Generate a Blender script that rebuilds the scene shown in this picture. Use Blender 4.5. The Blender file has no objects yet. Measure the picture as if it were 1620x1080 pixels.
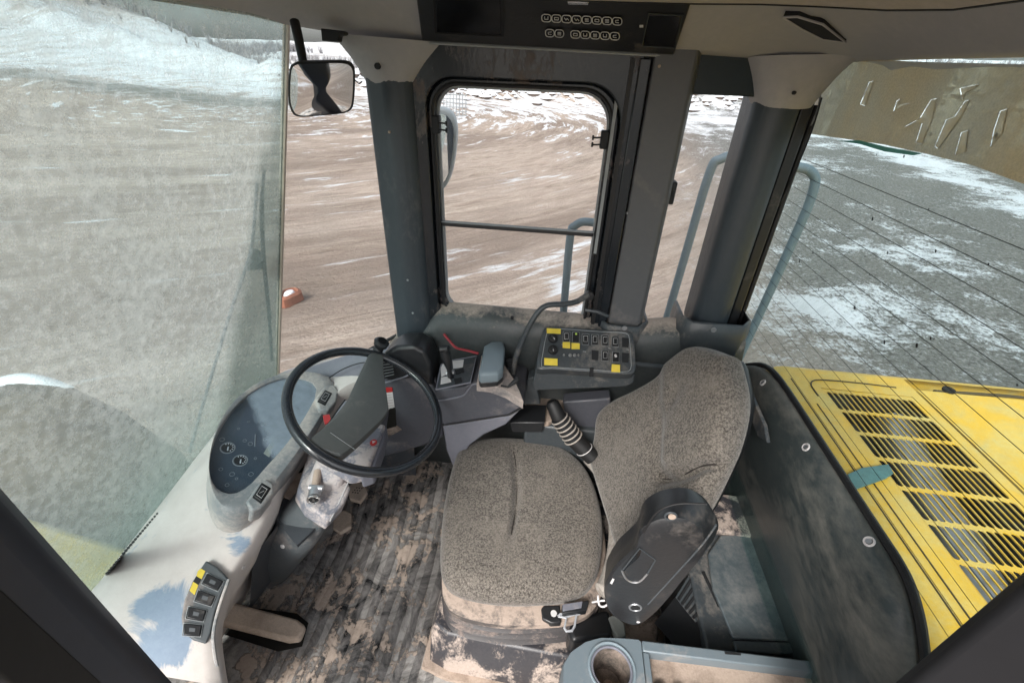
import bpy, bmesh, math, random
from mathutils import Vector, Matrix, noise
from mathutils.bvhtree import BVHTree
random.seed(7)
PI = math.pi
scn = bpy.context.scene
COL = scn.collection

# ------------------------------------------------------------------ camera
EYE = Vector((0.0, 0.0, 1.60))
FOC = 695.0                                   # focal length in pixels of a 1620 px wide frame
def cam_axes(yaw, pitch, roll):
    f = Vector((math.sin(yaw)*math.cos(pitch), math.cos(yaw)*math.cos(pitch), -math.sin(pitch)))
    r = Vector((math.cos(yaw), -math.sin(yaw), 0)); u = r.cross(f)
    return r*math.cos(roll)+u*math.sin(roll), u*math.cos(roll)-r*math.sin(roll), f
RT, UP, FW = cam_axes(math.radians(-5.9), math.radians(32.3), math.radians(2.3))
cd = bpy.data.cameras.new('camera'); cam = bpy.data.objects.new('camera', cd); COL.objects.link(cam)
cd.sensor_width = 36; cd.lens = FOC/1620*36; cd.clip_start = 0.02; cd.clip_end = 1500
m = Matrix((RT, UP, -FW)).transposed().to_4x4(); m.translation = EYE; cam.matrix_world = m
scn.camera = cam

# ------------------------------------------------------------------ world, sun, exposure
SUN_EL, SUN_AZ = 42, 200          # degrees; azimuth measured from +Y towards +X
w = bpy.data.worlds.new('World'); scn.world = w; w.use_nodes = True
nt = w.node_tree; nt.nodes.clear()
sky = nt.nodes.new('ShaderNodeTexSky'); sky.sky_type = 'NISHITA'; sky.sun_disc = False
sky.sun_elevation = math.radians(SUN_EL); sky.sun_rotation = math.radians(SUN_AZ)
sky.air_density = 1.0; sky.dust_density = 4.0; sky.ozone_density = 1.0
hs = nt.nodes.new('ShaderNodeHueSaturation'); hs.inputs['Saturation'].default_value = 0.35
bg = nt.nodes.new('ShaderNodeBackground'); bg.inputs['Strength'].default_value = 0.15
ow = nt.nodes.new('ShaderNodeOutputWorld')
nt.links.new(sky.outputs[0], hs.inputs['Color']); nt.links.new(hs.outputs[0], bg.inputs['Color']); nt.links.new(bg.outputs[0], ow.inputs[0])
ld = bpy.data.lights.new('sun', 'SUN'); ld.energy = 1.5; ld.angle = math.radians(14); ld.color = (1, .97, .92)
sun = bpy.data.objects.new('sun', ld); COL.objects.link(sun)
a_, e_ = math.radians(SUN_AZ), math.radians(SUN_EL)
sd = Vector((math.sin(a_)*math.cos(e_), math.cos(a_)*math.cos(e_), math.sin(e_)))
sun.rotation_euler = sd.to_track_quat('Z', 'Y').to_euler()
scn.view_settings.view_transform = 'Standard'; scn.view_settings.look = 'None'
scn.view_settings.exposure = 0.9; scn.view_settings.gamma = 1; scn.view_settings.use_curve_mapping = False
cy = scn.cycles
cy.use_denoising = True; cy.max_bounces = 8; cy.diffuse_bounces = 5; cy.glossy_bounces = 3
cy.transparent_max_bounces = 16; cy.transmission_bounces = 6; cy.caustics_reflective = False; cy.caustics_refractive = False
cy.sample_clamp_indirect = 6

# ------------------------------------------------------------------ helpers: where a measured sight line meets a real plane of the cab
def sight(px, py): return (RT*(px-810) + UP*(540-py) + FW*FOC)
def at(px, py, **k):
    (ax, v), = k.items(); i = 'XYZ'.index(ax); d = sight(px, py)
    return EYE + d*((v-EYE[i])/d[i])
def pl(px, py, O, n):
    d = sight(px, py); O = Vector(O); n = Vector(n)
    return EYE + d*((O-EYE).dot(n)/d.dot(n))
WS_O, WS_N = (-.7, 0, 1.665), (1, 0, -.287)
def ws(px, py, off=0): return pl(px, py, Vector(WS_O)+Vector(WS_N).normalized()*off, WS_N)

class MB:
    def __init__(s): s.v = []; s.f = []
    def vert(s, p): s.v.append(tuple(p)); return len(s.v)-1
    def face(s, pts): s.f.append([s.vert(p) for p in pts]); return s
    def box(s, a, b, rot=None, piv=None):
        x0, y0, z0 = a; x1, y1, z1 = b
        P = [Vector(p) for p in ((x0,y0,z0),(x1,y0,z0),(x1,y1,z0),(x0,y1,z0),(x0,y0,z1),(x1,y0,z1),(x1,y1,z1),(x0,y1,z1))]
        if rot is not None:
            c = Vector(piv) if piv else sum(P, Vector())/8
            P = [c + rot @ (p-c) for p in P]
        return s.hexa(P)
    def hexa(s, P):
        i = len(s.v); s.v += [tuple(p) for p in P]
        for q in ((0,3,2,1),(4,5,6,7),(0,1,5,4),(1,2,6,5),(2,3,7,6),(3,0,4,7)): s.f.append([i+k for k in q])
        return s
    def prism(s, pts, d):            # polygon extruded along vector d
        pts = [Vector(p) for p in pts]; d = Vector(d); n = len(pts); i = len(s.v)
        s.v += [tuple(p) for p in pts] + [tuple(p+d) for p in pts]
        s.f.append([i+k for k in range(n)][::-1]); s.f.append([i+n+k for k in range(n)])
        for k in range(n): s.f.append([i+k, i+(k+1)%n, i+n+(k+1)%n, i+n+k])
        return s
    def loft(s, rows, closed=False, cap=False):
        n = len(rows[0]); i = len(s.v)
        for r in rows: s.v += [tuple(p) for p in r]
        for a in range(len(rows)-1):
            for k in range(n if closed else n-1):
                k2 = (k+1) % n
                s.f.append([i+a*n+k, i+a*n+k2, i+(a+1)*n+k2, i+(a+1)*n+k])
        if cap: s.f.append([i+k for k in range(n)][::-1]); s.f.append([i+(len(rows)-1)*n+k for k in range(n)])
        return s
    def tube(s, path, r, n=10, cap=True):
        path = [Vector(p) for p in path]; rows = []
        R = r if isinstance(r, (list, tuple)) else [r]*len(path)
        t0 = (path[1]-path[0]).normalized(); up = Vector((0,0,1)) if abs(t0.z) < .9 else Vector((1,0,0))
        a = t0.cross(up).normalized()
        for k, p in enumerate(path):
            if k == 0: t = path[1]-path[0]
            elif k == len(path)-1: t = path[-1]-path[-2]
            else: t = (path[k+1]-p).normalized()+(p-path[k-1]).normalized()
            t.normalize(); a = (a - t*a.dot(t)).normalized(); b = t.cross(a)
            rows.append([p + (a*math.cos(q)+b*math.sin(q))*R[k] for q in (2*PI*j/n for j in range(n))])
        return s.loft(rows, True, cap)
    def disc(s, c, nrm, r, h, n=20, r2=None):
        c = Vector(c); nrm = Vector(nrm).normalized()
        return s.tube([c, c+nrm*h], [r, r if r2 is None else r2], n)
    def ring(s, c, nrm, R, r, n=48, m=10):
        c = Vector(c); nrm = Vector(nrm).normalized(); a = nrm.orthogonal().normalized(); b = nrm.cross(a); rows = []
        for k in range(n+1):
            q = 2*PI*k/n; d = a*math.cos(q)+b*math.sin(q)
            rows.append([c + d*(R+r*math.cos(t)) + nrm*(r*math.sin(t)) for t in (2*PI*j/m for j in range(m))])
        return s.loft(rows, True)
    def build(s, name, mat, parent=None, bevel=0, seg=2, sub=0, smooth=True, angle=38, solid=0):
        me = bpy.data.meshes.new(name); me.from_pydata(s.v, [], s.f)
        bm = bmesh.new(); bm.from_mesh(me); bmesh.ops.remove_doubles(bm, verts=bm.verts, dist=1e-5)
        bmesh.ops.recalc_face_normals(bm, faces=bm.faces); bm.to_mesh(me); bm.free()
        if smooth:
            for p in me.polygons: p.use_smooth = True
            if not sub: me.set_sharp_from_angle(angle=math.radians(angle))
        me.materials.append(mat)
        o = bpy.data.objects.new(name, me); COL.objects.link(o)
        if solid: md = o.modifiers.new('solid', 'SOLIDIFY'); md.thickness = solid; md.offset = 0
        if bevel:
            md = o.modifiers.new('bevel', 'BEVEL'); md.width = bevel; md.segments = seg; md.limit_method = 'ANGLE'; md.angle_limit = math.radians(30)
        if sub: md = o.modifiers.new('sub', 'SUBSURF'); md.levels = sub; md.render_levels = sub
        if parent is not None: own(o, parent)
        return o
def base_of(p): return p.location if p.parent is None else Vector()      # parts keep their geometry in world coordinates
def own(o, parent):
    o.parent = parent; o.matrix_parent_inverse = Matrix.Translation(-base_of(parent))
def tag(o, label, cat, group=None, kind=None):
    o['label'] = label; o['category'] = cat
    if group: o['group'] = group
    if kind: o['kind'] = kind
    return o
def thing(name, label, cat, loc, group=None):
    o = bpy.data.objects.new(name, None); COL.objects.link(o); o.location = loc; o.empty_display_size = .05
    return tag(o, label, cat, group)
def struct(o): o['kind'] = 'structure'; return o
def copy_thing(src, delta, label, parts=True):
    r = src.copy(); COL.objects.link(r); r.location = src.location + Vector(delta); r['label'] = label
    for ch in list(src.children):
        c = ch.copy(); COL.objects.link(c); c.parent = r
        for g in ch.children:
            d = g.copy(); COL.objects.link(d); d.parent = c
    return r
def spline(pts, n=6, closed=False):          # Catmull-Rom through the points
    P = [Vector(p) for p in pts]; out = []; N = len(P)
    for i in range(N if closed else N-1):
        g = (lambda k: P[k % N]) if closed else (lambda k: P[max(0, min(N-1, k))])
        a, b, c, d = g(i-1), g(i), g(i+1), g(i+2)
        for j in range(n):
            t = j/n
            out.append(.5*((2*b)+(c-a)*t+(2*a-5*b+4*c-d)*t*t+(3*b-a-3*c+d)*t**3))
    if not closed: out.append(P[-1])
    return out
def rrect(x0, z0, x1, z1, r, n=5):           # rounded rectangle as (u, v) pairs, counter-clockwise; r one value or four (bl, br, tr, tl)
    if not isinstance(r, (list, tuple)): r = [r]*4
    out = []
    for cx, cz, a, q in ((x0+r[0], z0+r[0], 180, r[0]), (x1-r[1], z0+r[1], 270, r[1]), (x1-r[2], z1-r[2], 0, r[2]), (x0+r[3], z1-r[3], 90, r[3])):
        for k in range(n+1):
            t = math.radians(a+90*k/n); out.append((cx+q*math.cos(t), cz+q*math.sin(t)))
    return out
TREES = {}
def on(o, px, py, off=0.0):                  # where a sight line meets a built surface, lifted off it
    if o.name not in TREES:
        dg = bpy.context.evaluated_depsgraph_get(); ev = o.evaluated_get(dg); me = ev.to_mesh()
        TREES[o.name] = BVHTree.FromPolygons([v.co.copy() for v in me.vertices], [tuple(p.vertices) for p in me.polygons]); ev.to_mesh_clear()
    d = sight(px, py).normalized(); hit = TREES[o.name].ray_cast(EYE, d)
    if hit[0] is None: print('MISS', o.name, px, py); return EYE+d*1.2, -d
    n = hit[1]
    if n.dot(d) > 0: n = -n
    return hit[0]+n*off, n
def decal(o, pts, name, mat, parent, th=.002, bevel=0):   # thin solid lying on a built surface
    q = [on(o, *p) for p in pts]; n = sum((x[1] for x in q), Vector()).normalized()
    c = sum((x[0] for x in q), Vector())/len(q)
    top = max(0, max((x[0]-c).dot(n) for x in q))
    P = [x[0] - n*(x[0]-c).dot(n) + n*(top-.002) for x in q]
    return MB().prism(P, n*(th+.002)).build(name, mat, parent, bevel=bevel)

# ------------------------------------------------------------------ materials
def new_mat(name):
    mt = bpy.data.materials.new(name); mt.use_nodes = True; t = mt.node_tree
    return mt, t, t.nodes['Principled BSDF']
def N(t, typ, **k):
    n = t.nodes.new(typ)
    for a, b in k.items():
        if a in n.inputs.keys(): n.inputs[a].default_value = b
        else: setattr(n, a, b)
    return n
def coords(t, scale=(1,1,1), rot=(0,0,0)):
    c = N(t, 'ShaderNodeTexCoord'); mp = N(t, 'ShaderNodeMapping'); mp.inputs['Scale'].default_value = scale; mp.inputs['Rotation'].default_value = rot
    t.links.new(c.outputs['Object'], mp.inputs['Vector']); return mp.outputs[0]
def noise_n(t, vec, scale, detail=5, rough=.6, dist=0):
    n = N(t, 'ShaderNodeTexNoise'); n.inputs['Scale'].default_value = scale; n.inputs['Detail'].default_value = detail
    n.inputs['Roughness'].default_value = rough; n.inputs['Distortion'].default_value = dist
    t.links.new(vec, n.inputs['Vector']); return n.outputs['Fac']
def ramp(t, fac, stops):
    r = N(t, 'ShaderNodeValToRGB'); e = r.color_ramp.elements
    for i, (p, c) in enumerate(stops):
        el = e[i] if i < 2 else e.new(p)
        el.position = p; el.color = (c, c, c, 1) if isinstance(c, (int, float)) else (*c, 1)
    t.links.new(fac, r.inputs[0]); return r.outputs[0]
def mixc(t, fac, a, b, blend='MIX'):
    n = N(t, 'ShaderNodeMix', data_type='RGBA', blend_type=blend)
    if isinstance(fac, (int, float)): n.inputs[0].default_value = fac
    else: t.links.new(fac, n.inputs[0])
    for s, v in ((n.inputs[6], a), (n.inputs[7], b)):
        if isinstance(v, (tuple, list)): s.default_value = (*v, 1)
        else: t.links.new(v, s)
    return n.outputs[2]
def math_n(t, op, a, b=None, clamp=False):
    n = N(t, 'ShaderNodeMath', operation=op, use_clamp=clamp)
    for s, v in ((n.inputs[0], a), (n.inputs[1], b)):
        if v is None: continue
        if isinstance(v, (int, float)): s.default_value = v
        else: t.links.new(v, s)
    return n.outputs[0]
def bump(t, bs, h, strength=.3, dist=.002, prev=None):
    n = N(t, 'ShaderNodeBump'); n.inputs['Strength'].default_value = strength; n.inputs['Distance'].default_value = dist
    t.links.new(h, n.inputs['Height'])
    if prev is not None: t.links.new(prev, n.inputs['Normal'])
    t.links.new(n.outputs[0], bs.inputs['Normal']); return n.outputs[0]
DUST = (.42, .335, .275)
def dusty(name, base, dust=DUST, amt=.5, scale=6, rough=.5, top=.0, grain=.15, worn=None, sharp=.12, stretch=(1,1,1), coat=0, metal=0):
    """plastic or paint with settled dust: amt moves the patch threshold, top adds dust on faces that look upward"""
    mt, t, bs = new_mat(name); v = coords(t, stretch)
    big = noise_n(t, v, scale, 7, .62, .6); fine = noise_n(t, v, scale*14, 4, .7)
    s = math_n(t, 'ADD', big, math_n(t, 'MULTIPLY', math_n(t, 'SUBTRACT', fine, .5), .25))
    if top:
        g = N(t, 'ShaderNodeNewGeometry'); sp = N(t, 'ShaderNodeSeparateXYZ'); t.links.new(g.outputs['Normal'], sp.inputs[0])
        s = math_n(t, 'ADD', s, math_n(t, 'MULTIPLY', math_n(t, 'MAXIMUM', sp.outputs[2], 0.0), top))
    mask = ramp(t, s, [(max(0, 1-amt-sharp), 0), (min(1, 1-amt+sharp), 1)])
    veil = math_n(t, 'MULTIPLY', fine, grain)
    b2 = base
    if worn: b2 = mixc(t, ramp(t, noise_n(t, v, scale*2.3, 5, .6, .3), [(.5, 0), (.62, 1)]), base, worn)
    c0 = mixc(t, veil, b2, dust)
    c1 = mixc(t, mask, c0, mixc(t, fine, tuple(x*.72 for x in dust), tuple(min(1, x*1.2) for x in dust)))
    t.links.new(c1, bs.inputs['Base Color'])
    rr = N(t, 'ShaderNodeMapRange'); t.links.new(mask, rr.inputs[0]); rr.inputs[3].default_value = rough; rr.inputs[4].default_value = .95
    t.links.new(rr.outputs[0], bs.inputs['Roughness'])
    bs.inputs['Coat Weight'].default_value = coat; bs.inputs['Metallic'].default_value = metal
    bump(t, bs, math_n(t, 'ADD', fine, math_n(t, 'MULTIPLY', mask, .5)), .25, .0015)
    return mt
def dash_mat():
    mt, t, bs = new_mat('dashboard_dusty'); v = coords(t); c = N(t, 'ShaderNodeTexCoord')
    big = noise_n(t, v, 5.5, 8, .68, .9); fine = noise_n(t, v, 70, 4, .7); s = math_n(t, 'ADD', math_n(t, 'MULTIPLY', big, .95), .19)
    for px, py, z, r, k in ((232, 955, .55, .085, .42), (262, 1010, .53, .075, .40), (225, 1040, .52, .07, .25), (318, 800, .62, .045, .42), (352, 838, .60, .06, .36), (385, 850, .57, .05, .36), (480, 575, .70, .04, .3)):
        p = at(px, py, Z=z); d = N(t, 'ShaderNodeVectorMath', operation='DISTANCE'); t.links.new(c.outputs['Object'], d.inputs[0]); d.inputs[1].default_value = p
        s = math_n(t, 'SUBTRACT', s, math_n(t, 'MULTIPLY', math_n(t, 'SUBTRACT', 1.0, math_n(t, 'DIVIDE', d.outputs['Value'], r), True), k))
    m = ramp(t, s, [(.47, 0), (.55, 1)])
    base = mixc(t, fine, (.20, .265, .36), (.30, .37, .46)); dust = mixc(t, noise_n(t, v, 16, 6, .7), (.52, .465, .435), (.74, .695, .665))
    t.links.new(mixc(t, m, base, dust), bs.inputs['Base Color'])
    t.links.new(ramp(t, m, [(0, .38), (1, .85)]), bs.inputs['Roughness']); bump(t, bs, math_n(t, 'ADD', fine, m), .25, .0015); return mt
def plain(name, c, rough=.5, metal=0, var=.15, bumpy=.1, scale=40):
    mt, t, bs = new_mat(name); v = coords(t); n = noise_n(t, v, scale, 4)
    t.links.new(mixc(t, n, tuple(x*(1-var) for x in c), tuple(min(1, x*(1+var)) for x in c)), bs.inputs['Base Color'])
    bs.inputs['Roughness'].default_value = rough; bs.inputs['Metallic'].default_value = metal
    if bumpy: bump(t, bs, n, bumpy, .001)
    return mt
M = {}
M['slate'] = dusty('slate_plastic', (.030, .043, .054), (.28, .25, .22), amt=.34, scale=7, rough=.38, grain=.20)
M['slate_wall'] = dusty('slate_wall_plastic', (.026, .040, .045), (.26, .25, .22), amt=.33, scale=3.6, rough=.36, top=.16, grain=.20, sharp=.2, stretch=(1,.6,1.2))
M['pillar'] = dusty('pillar_blue_grey', (.030, .043, .055), (.17, .165, .16), amt=.30, scale=5, rough=.45, grain=.18, stretch=(1,1,.5))
M['pillar_grey'] = dusty('pillar_grey', (.085, .092, .10), (.2, .185, .18), amt=.35, scale=5, rough=.5, grain=.2)
M['black'] = dusty('black_plastic', (.012, .014, .017), (.12, .105, .095), amt=.28, scale=9, rough=.35, grain=.12)
M['wheelrim'] = dusty('wheel_rim_rubber', (.012, .016, .022), (.12, .12, .12), amt=.22, scale=12, rough=.24, grain=.10, coat=.4)
M['blackmat'] = plain('matt_black', (.012, .013, .015), .7)
M['frame'] = dusty('black_frame_paint', (.008, .014, .020), (.20, .155, .13), amt=.37, scale=8, rough=.20, grain=.08, stretch=(1,1,.5), sharp=.08)
M['rubber'] = plain('rubber', (.01, .01, .011), .55)
M['screen'] = plain('dark_screen', (.006, .006, .007), .12, bumpy=0)
M['trim'] = dusty('headliner_grey', (.36, .36, .37), (.46, .44, .43), amt=.42, scale=3.4, rough=.7, grain=.35, sharp=.25)
M['ceil'] = dusty('ceiling_beige', (.42, .39, .35), (.52, .47, .42), amt=.5, scale=5, rough=.8, grain=.5, sharp=.3)
M['sill'] = dusty('sill_dusty', (.028, .042, .048), (.42, .36, .31), amt=.17, scale=6, rough=.42, top=.42, grain=.16, sharp=.09)
M['dash'] = dash_mat()
M['dash_dark'] = dusty('dashboard_under', (.04, .05, .062), (.22, .19, .17), amt=.34, scale=7, rough=.55)
M['bezel'] = dusty('bezel_grey', (.16, .19, .21), (.50, .46, .43), amt=.47, scale=9, rough=.40, grain=.35)
M['wheelplate'] = dusty('spoke_grey', (.075, .085, .085), (.22, .2, .185), amt=.28, scale=4, rough=.5, grain=.25)
M['col'] = dusty('column_dusty', (.15, .165, .21), (.50, .45, .44), amt=.50, scale=12, rough=.5, grain=.3, sharp=.05)
M['col_low'] = dusty('column_low_grey', (.06, .078, .09), (.30, .26, .24), amt=.36, scale=6, rough=.5, grain=.2)
M['violet'] = dusty('console_violet_grey', (.14, .15, .19), (.42, .38, .36), amt=.30, scale=4, rough=.5, grain=.25)
M['violet_d'] = dusty('console_dark_violet', (.055, .062, .08), (.26, .23, .22), amt=.30, scale=6, rough=.45, grain=.22)
M['console_top'] = dusty('console_top_dusty', (.12, .12, .13), (.46, .39, .35), amt=.58, scale=8, rough=.5, top=.1)
M['pad'] = dusty('armrest_pad_grey', (.19, .245, .28), (.34, .36, .36), amt=.3, scale=8, rough=.4, grain=.2)
M['shelf'] = dusty('shelf_caked_dust', (.15, .18, .20), (.50, .43, .38), amt=.55, scale=9, rough=.6, top=.1)
M['cup'] = dusty('cup_console_grey', (.13, .175, .205), (.36, .32, .29), amt=.30, scale=6, rough=.42, grain=.2)
M['mud'] = dusty('caked_mud', (.25, .19, .15), (.45, .355, .29), amt=.55, scale=14, rough=.95)
M['pedal'] = dusty('muddy_pedal', (.42, .33, .26), (.62, .51, .42), amt=.55, scale=18, rough=.95)
M['seat_base'] = dusty('seat_base_smeared', (.018, .022, .032), (.46, .38, .33), amt=.475, scale=11, rough=.35, grain=.12, sharp=.05, stretch=(1,1,.55))
M['fold'] = dusty('bellows_rubber', (.02, .021, .026), (.36, .28, .24), amt=.38, scale=9, rough=.5, stretch=(1,1,3))
M['seat_rim'] = dusty('seat_rim_dusty', (.05, .047, .048), (.42, .335, .28), amt=.49, scale=10, rough=.5, top=.10, stretch=(1,1,3), sharp=.08)
M['lid'] = dusty('lid_teal_grey', (.055, .08, .095), (.28, .28, .27), amt=.34, scale=6, rough=.28, grain=.3, sharp=.2)
M['chrome'] = plain('chrome', (.7, .7, .7), .25, 1)
M['steel'] = plain('dull_steel', (.55, .56, .58), .4, .9)
M['rail'] = plain('blue_grey_rail', (.20, .27, .31), .5)
M['yellow_sticker'] = plain('yellow_sticker', (.72, .56, .07), .5, var=.25)
M['white_sticker'] = plain('white_sticker', (.62, .6, .6), .5, var=.2)
M['red'] = plain('red_plastic', (.42, .03, .03), .4)
M['redhose'] = plain('red_hose', (.30, .035, .045), .4)
M['ribdust'] = plain('dusty_rib', (.40, .36, .32), .9)
M['foldshade'] = plain('fold_shadow_tone', (.03, .025, .022), .95)
M['grime'] = plain('brown_grime', (.07, .05, .02), .8, var=.5)
M['zinc'] = plain('zinc_plate', (.6, .62, .66), .4, .3)
M['bright'] = plain('white_print', (.85, .86, .86), .5, var=.05)
M['white'] = plain('pale_print', (.62, .62, .62), .6)
M['paleline'] = plain('pale_edge', (.30, .32, .33), .6)
M['yellow'] = dusty('yellow_hood_paint', (.78, .44, .015), (.64, .49, .17), amt=.44, scale=8, rough=.35, grain=.38, sharp=.14)
M['yellow_d'] = dusty('yellow_side_paint', (.45, .33, .06), (.4, .33, .18), amt=.4, scale=5, rough=.5, grain=.3)
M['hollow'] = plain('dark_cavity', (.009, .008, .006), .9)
M['snow'] = plain('snow', (.8, .82, .85), .8, var=.1)

def fabric():
    mt, t, bs = new_mat('seat_fabric'); v = coords(t)
    weave = noise_n(t, v, 210, 3, .8); clump = noise_n(t, v, 9, 4, .6); mid = noise_n(t, v, 60, 3, .7)
    a = mixc(t, ramp(t, weave, [(.40, 0), (.60, 1)]), (.020, .018, .015), (.27, .245, .215))
    b = mixc(t, ramp(t, mid, [(.35, 0), (.7, 1)]), (.055, .044, .036), (.175, .148, .124))
    c = mixc(t, .6, b, a); d = mixc(t, ramp(t, clump, [(.5, 0), (.75, .5)]), c, (.235, .205, .175))
    t.links.new(d, bs.inputs['Base Color']); bs.inputs['Roughness'].default_value = .95
    bs.inputs['Sheen Weight'].default_value = .25
    bump(t, bs, math_n(t, 'ADD', weave, math_n(t, 'MULTIPLY', mid, .6)), .55, .002)
    return mt
M['fabric'] = fabric()
M['fabric_light'] = dusty('bolster_fabric', (.20, .175, .155), (.42, .38, .34), amt=.5, scale=60, rough=.95, grain=.6)
def floor_mat_mat(name, k0, k1, th):
    mt, t, bs = new_mat(name); v = coords(t, (1, .85, 1), (0, 0, math.radians(8))); vi = coords(t)
    a = noise_n(t, v, 9, 8, .68, .7); b = noise_n(t, vi, 60, 5, .75); c = noise_n(t, v, 11, 7, .72, 1.6)
    s = math_n(t, 'ADD', a, math_n(t, 'MULTIPLY', math_n(t, 'SUBTRACT', b, .5), .35))
    base = mixc(t, ramp(t, c, [(.36, 0), (.62, 1)]), k0, k1)
    cake = ramp(t, s, [(th, 0), (th+.03, 1)])
    col = mixc(t, cake, base, mixc(t, b, (.30, .235, .19), (.64, .535, .455)))
    t.links.new(col, bs.inputs['Base Color']); t.links.new(ramp(t, math_n(t, 'ADD', math_n(t, 'MULTIPLY', cake, .6), math_n(t, 'MULTIPLY', c, .5)), [(.15, .22), (.6, .9)]), bs.inputs['Roughness'])
    p = bump(t, bs, cake, .7, .006); bump(t, bs, math_n(t, 'ADD', b, c), .5, .004, p)
    return mt
M['floor'] = floor_mat_mat('muddy_rubber_mat', (.12, .115, .11), (.46, .44, .42), .525)
M['rib'] = floor_mat_mat('worn_rubber_rib', (.025, .026, .028), (.30, .285, .275), .55)

def glass(name, tint, film_col, film_fn, gloss=.06, tlf=.5):
    mt = bpy.data.materials.new(name); mt.use_nodes = True; t = mt.node_tree; t.nodes.clear()
    out = N(t, 'ShaderNodeOutputMaterial'); tr = N(t, 'ShaderNodeBsdfTransparent'); tr.inputs[0].default_value = (*tint, 1)
    gl = N(t, 'ShaderNodeBsdfGlossy'); gl.inputs['Roughness'].default_value = .02
    fr = N(t, 'ShaderNodeFresnel'); fr.inputs[0].default_value = 1.35
    geo = N(t, 'ShaderNodeNewGeometry'); frf = math_n(t, 'MULTIPLY', fr.outputs[0], math_n(t, 'SUBTRACT', 1.0, geo.outputs['Backfacing']))   # the outer face reflects, the inner one only transmits
    m1 = N(t, 'ShaderNodeMixShader'); t.links.new(math_n(t, 'MULTIPLY', frf, gloss*9), m1.inputs[0]); t.links.new(tr.outputs[0], m1.inputs[1]); t.links.new(gl.outputs[0], m1.inputs[2])
    df = N(t, 'ShaderNodeBsdfDiffuse'); tl = N(t, 'ShaderNodeBsdfTranslucent'); m2 = N(t, 'ShaderNodeMixShader'); m2.inputs[0].default_value = tlf
    fac, colr = film_fn(t)
    for b in (df, tl):
        if colr is None: b.inputs[0].default_value = (*film_col, 1)
        else: t.links.new(colr, b.inputs[0])
    t.links.new(df.outputs[0], m2.inputs[1]); t.links.new(tl.outputs[0], m2.inputs[2])
    m3 = N(t, 'ShaderNodeMixShader')
    if isinstance(fac, (int, float)): m3.inputs[0].default_value = fac
    else: t.links.new(fac, m3.inputs[0])
    t.links.new(m1.outputs[0], m3.inputs[1]); t.links.new(m2.outputs[0], m3.inputs[2]); t.links.new(m3.outputs[0], out.inputs[0])
    return mt
def clear_film(t):
    v = coords(t); return ramp(t, noise_n(t, v, 5, 5), [(.4, .02), (.8, .10)]), None
def ws_film(t):                       # dirt film of the windscreen, thicker low down; pillar reflection painted beside its edge
    v = coords(t); c = N(t, 'ShaderNodeTexCoord'); sp = N(t, 'ShaderNodeSeparateXYZ'); t.links.new(c.outputs['Object'], sp.inputs[0])
    n1 = noise_n(t, coords(t, (1, 1, .45)), 5, 6, .6, .8); n2 = noise_n(t, v, 55, 6, .75)
    low = ramp(t, sp.outputs[2], [(.50, .14), (1.05, .0)])
    edge = ramp(t, math_n(t, 'ADD', sp.outputs[1], math_n(t, 'MULTIPLY', n1, .15)), [(1.10, .0), (1.3, .22)])
    f = math_n(t, 'ADD', math_n(t, 'ADD', .29, low), math_n(t, 'ADD', edge, math_n(t, 'MULTIPLY', math_n(t, 'SUBTRACT', n1, .5), .55)))
    f = math_n(t, 'ADD', f, math_n(t, 'MULTIPLY', math_n(t, 'SUBTRACT', n2, .5), .6), True)
    colr = mixc(t, ramp(t, n2, [(.3, 0), (.7, 1)]), (.46, .48, .47), (.90, .90, .89))
    colr = mixc(t, ramp(t, sp.outputs[2], [(.55, 1), (1.15, 0)]), colr, mixc(t, n2, (.27, .36, .34), (.58, .67, .64)))
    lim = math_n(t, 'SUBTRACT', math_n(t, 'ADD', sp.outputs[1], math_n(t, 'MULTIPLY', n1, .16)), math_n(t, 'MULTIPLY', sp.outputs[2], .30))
    refl = ramp(t, lim, [(.76, 0), (.84, 1)]); refl = math_n(t, 'MULTIPLY', refl, ramp(t, sp.outputs[2], [(1.05, .8), (1.30, 0)]))  # dark slanting band: the pillar's reflection put into the film colour
    f = math_n(t, 'ADD', f, math_n(t, 'MULTIPLY', refl, .18), True)
    return f, mixc(t, refl, colr, mixc(t, n1, (.10, .17, .17), (.26, .30, .27)))
def rear_film(t):
    v = coords(t); n2 = noise_n(t, v, 16, 6, .75)
    sp_ = N(t, 'ShaderNodeTexVoronoi'); sp_.inputs['Scale'].default_value = 9; t.links.new(v, sp_.inputs['Vector'])
    f = ramp(t, n2, [(.45, .02), (.8, .10)])
    return f, None
def strip_film(t):
    v = coords(t, (1, 1, .5)); n = noise_n(t, v, 7, 5, .6, 1.0); n2 = noise_n(t, coords(t), 260, 2, .8)
    f = ramp(t, n, [(.36, .45), (.5, .72)])
    f = math_n(t, 'MULTIPLY', math_n(t, 'ADD', f, math_n(t, 'MULTIPLY', math_n(t, 'SUBTRACT', n2, .5), .35)), 1.22, True)
    return f, mixc(t, ramp(t, noise_n(t, v, 4, 4), [(.4, 0), (.65, 1)]), mixc(t, n2, (.54, .53, .50), (.72, .70, .66)), mixc(t, n2, (.56, .48, .38), (.78, .69, .56)))
M['glass'] = glass('clear_side_glass', (.95, .96, .96), (.5, .5, .48), clear_film)
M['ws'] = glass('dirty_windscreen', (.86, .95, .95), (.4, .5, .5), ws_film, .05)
M['rear'] = glass('rear_glass', (.86, .93, .93), (.4, .42, .4), rear_film, .05)
M['strip'] = glass('sun_strip_film', (.7, .68, .6), (.3, .25, .18), strip_film, .03, .85)

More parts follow.
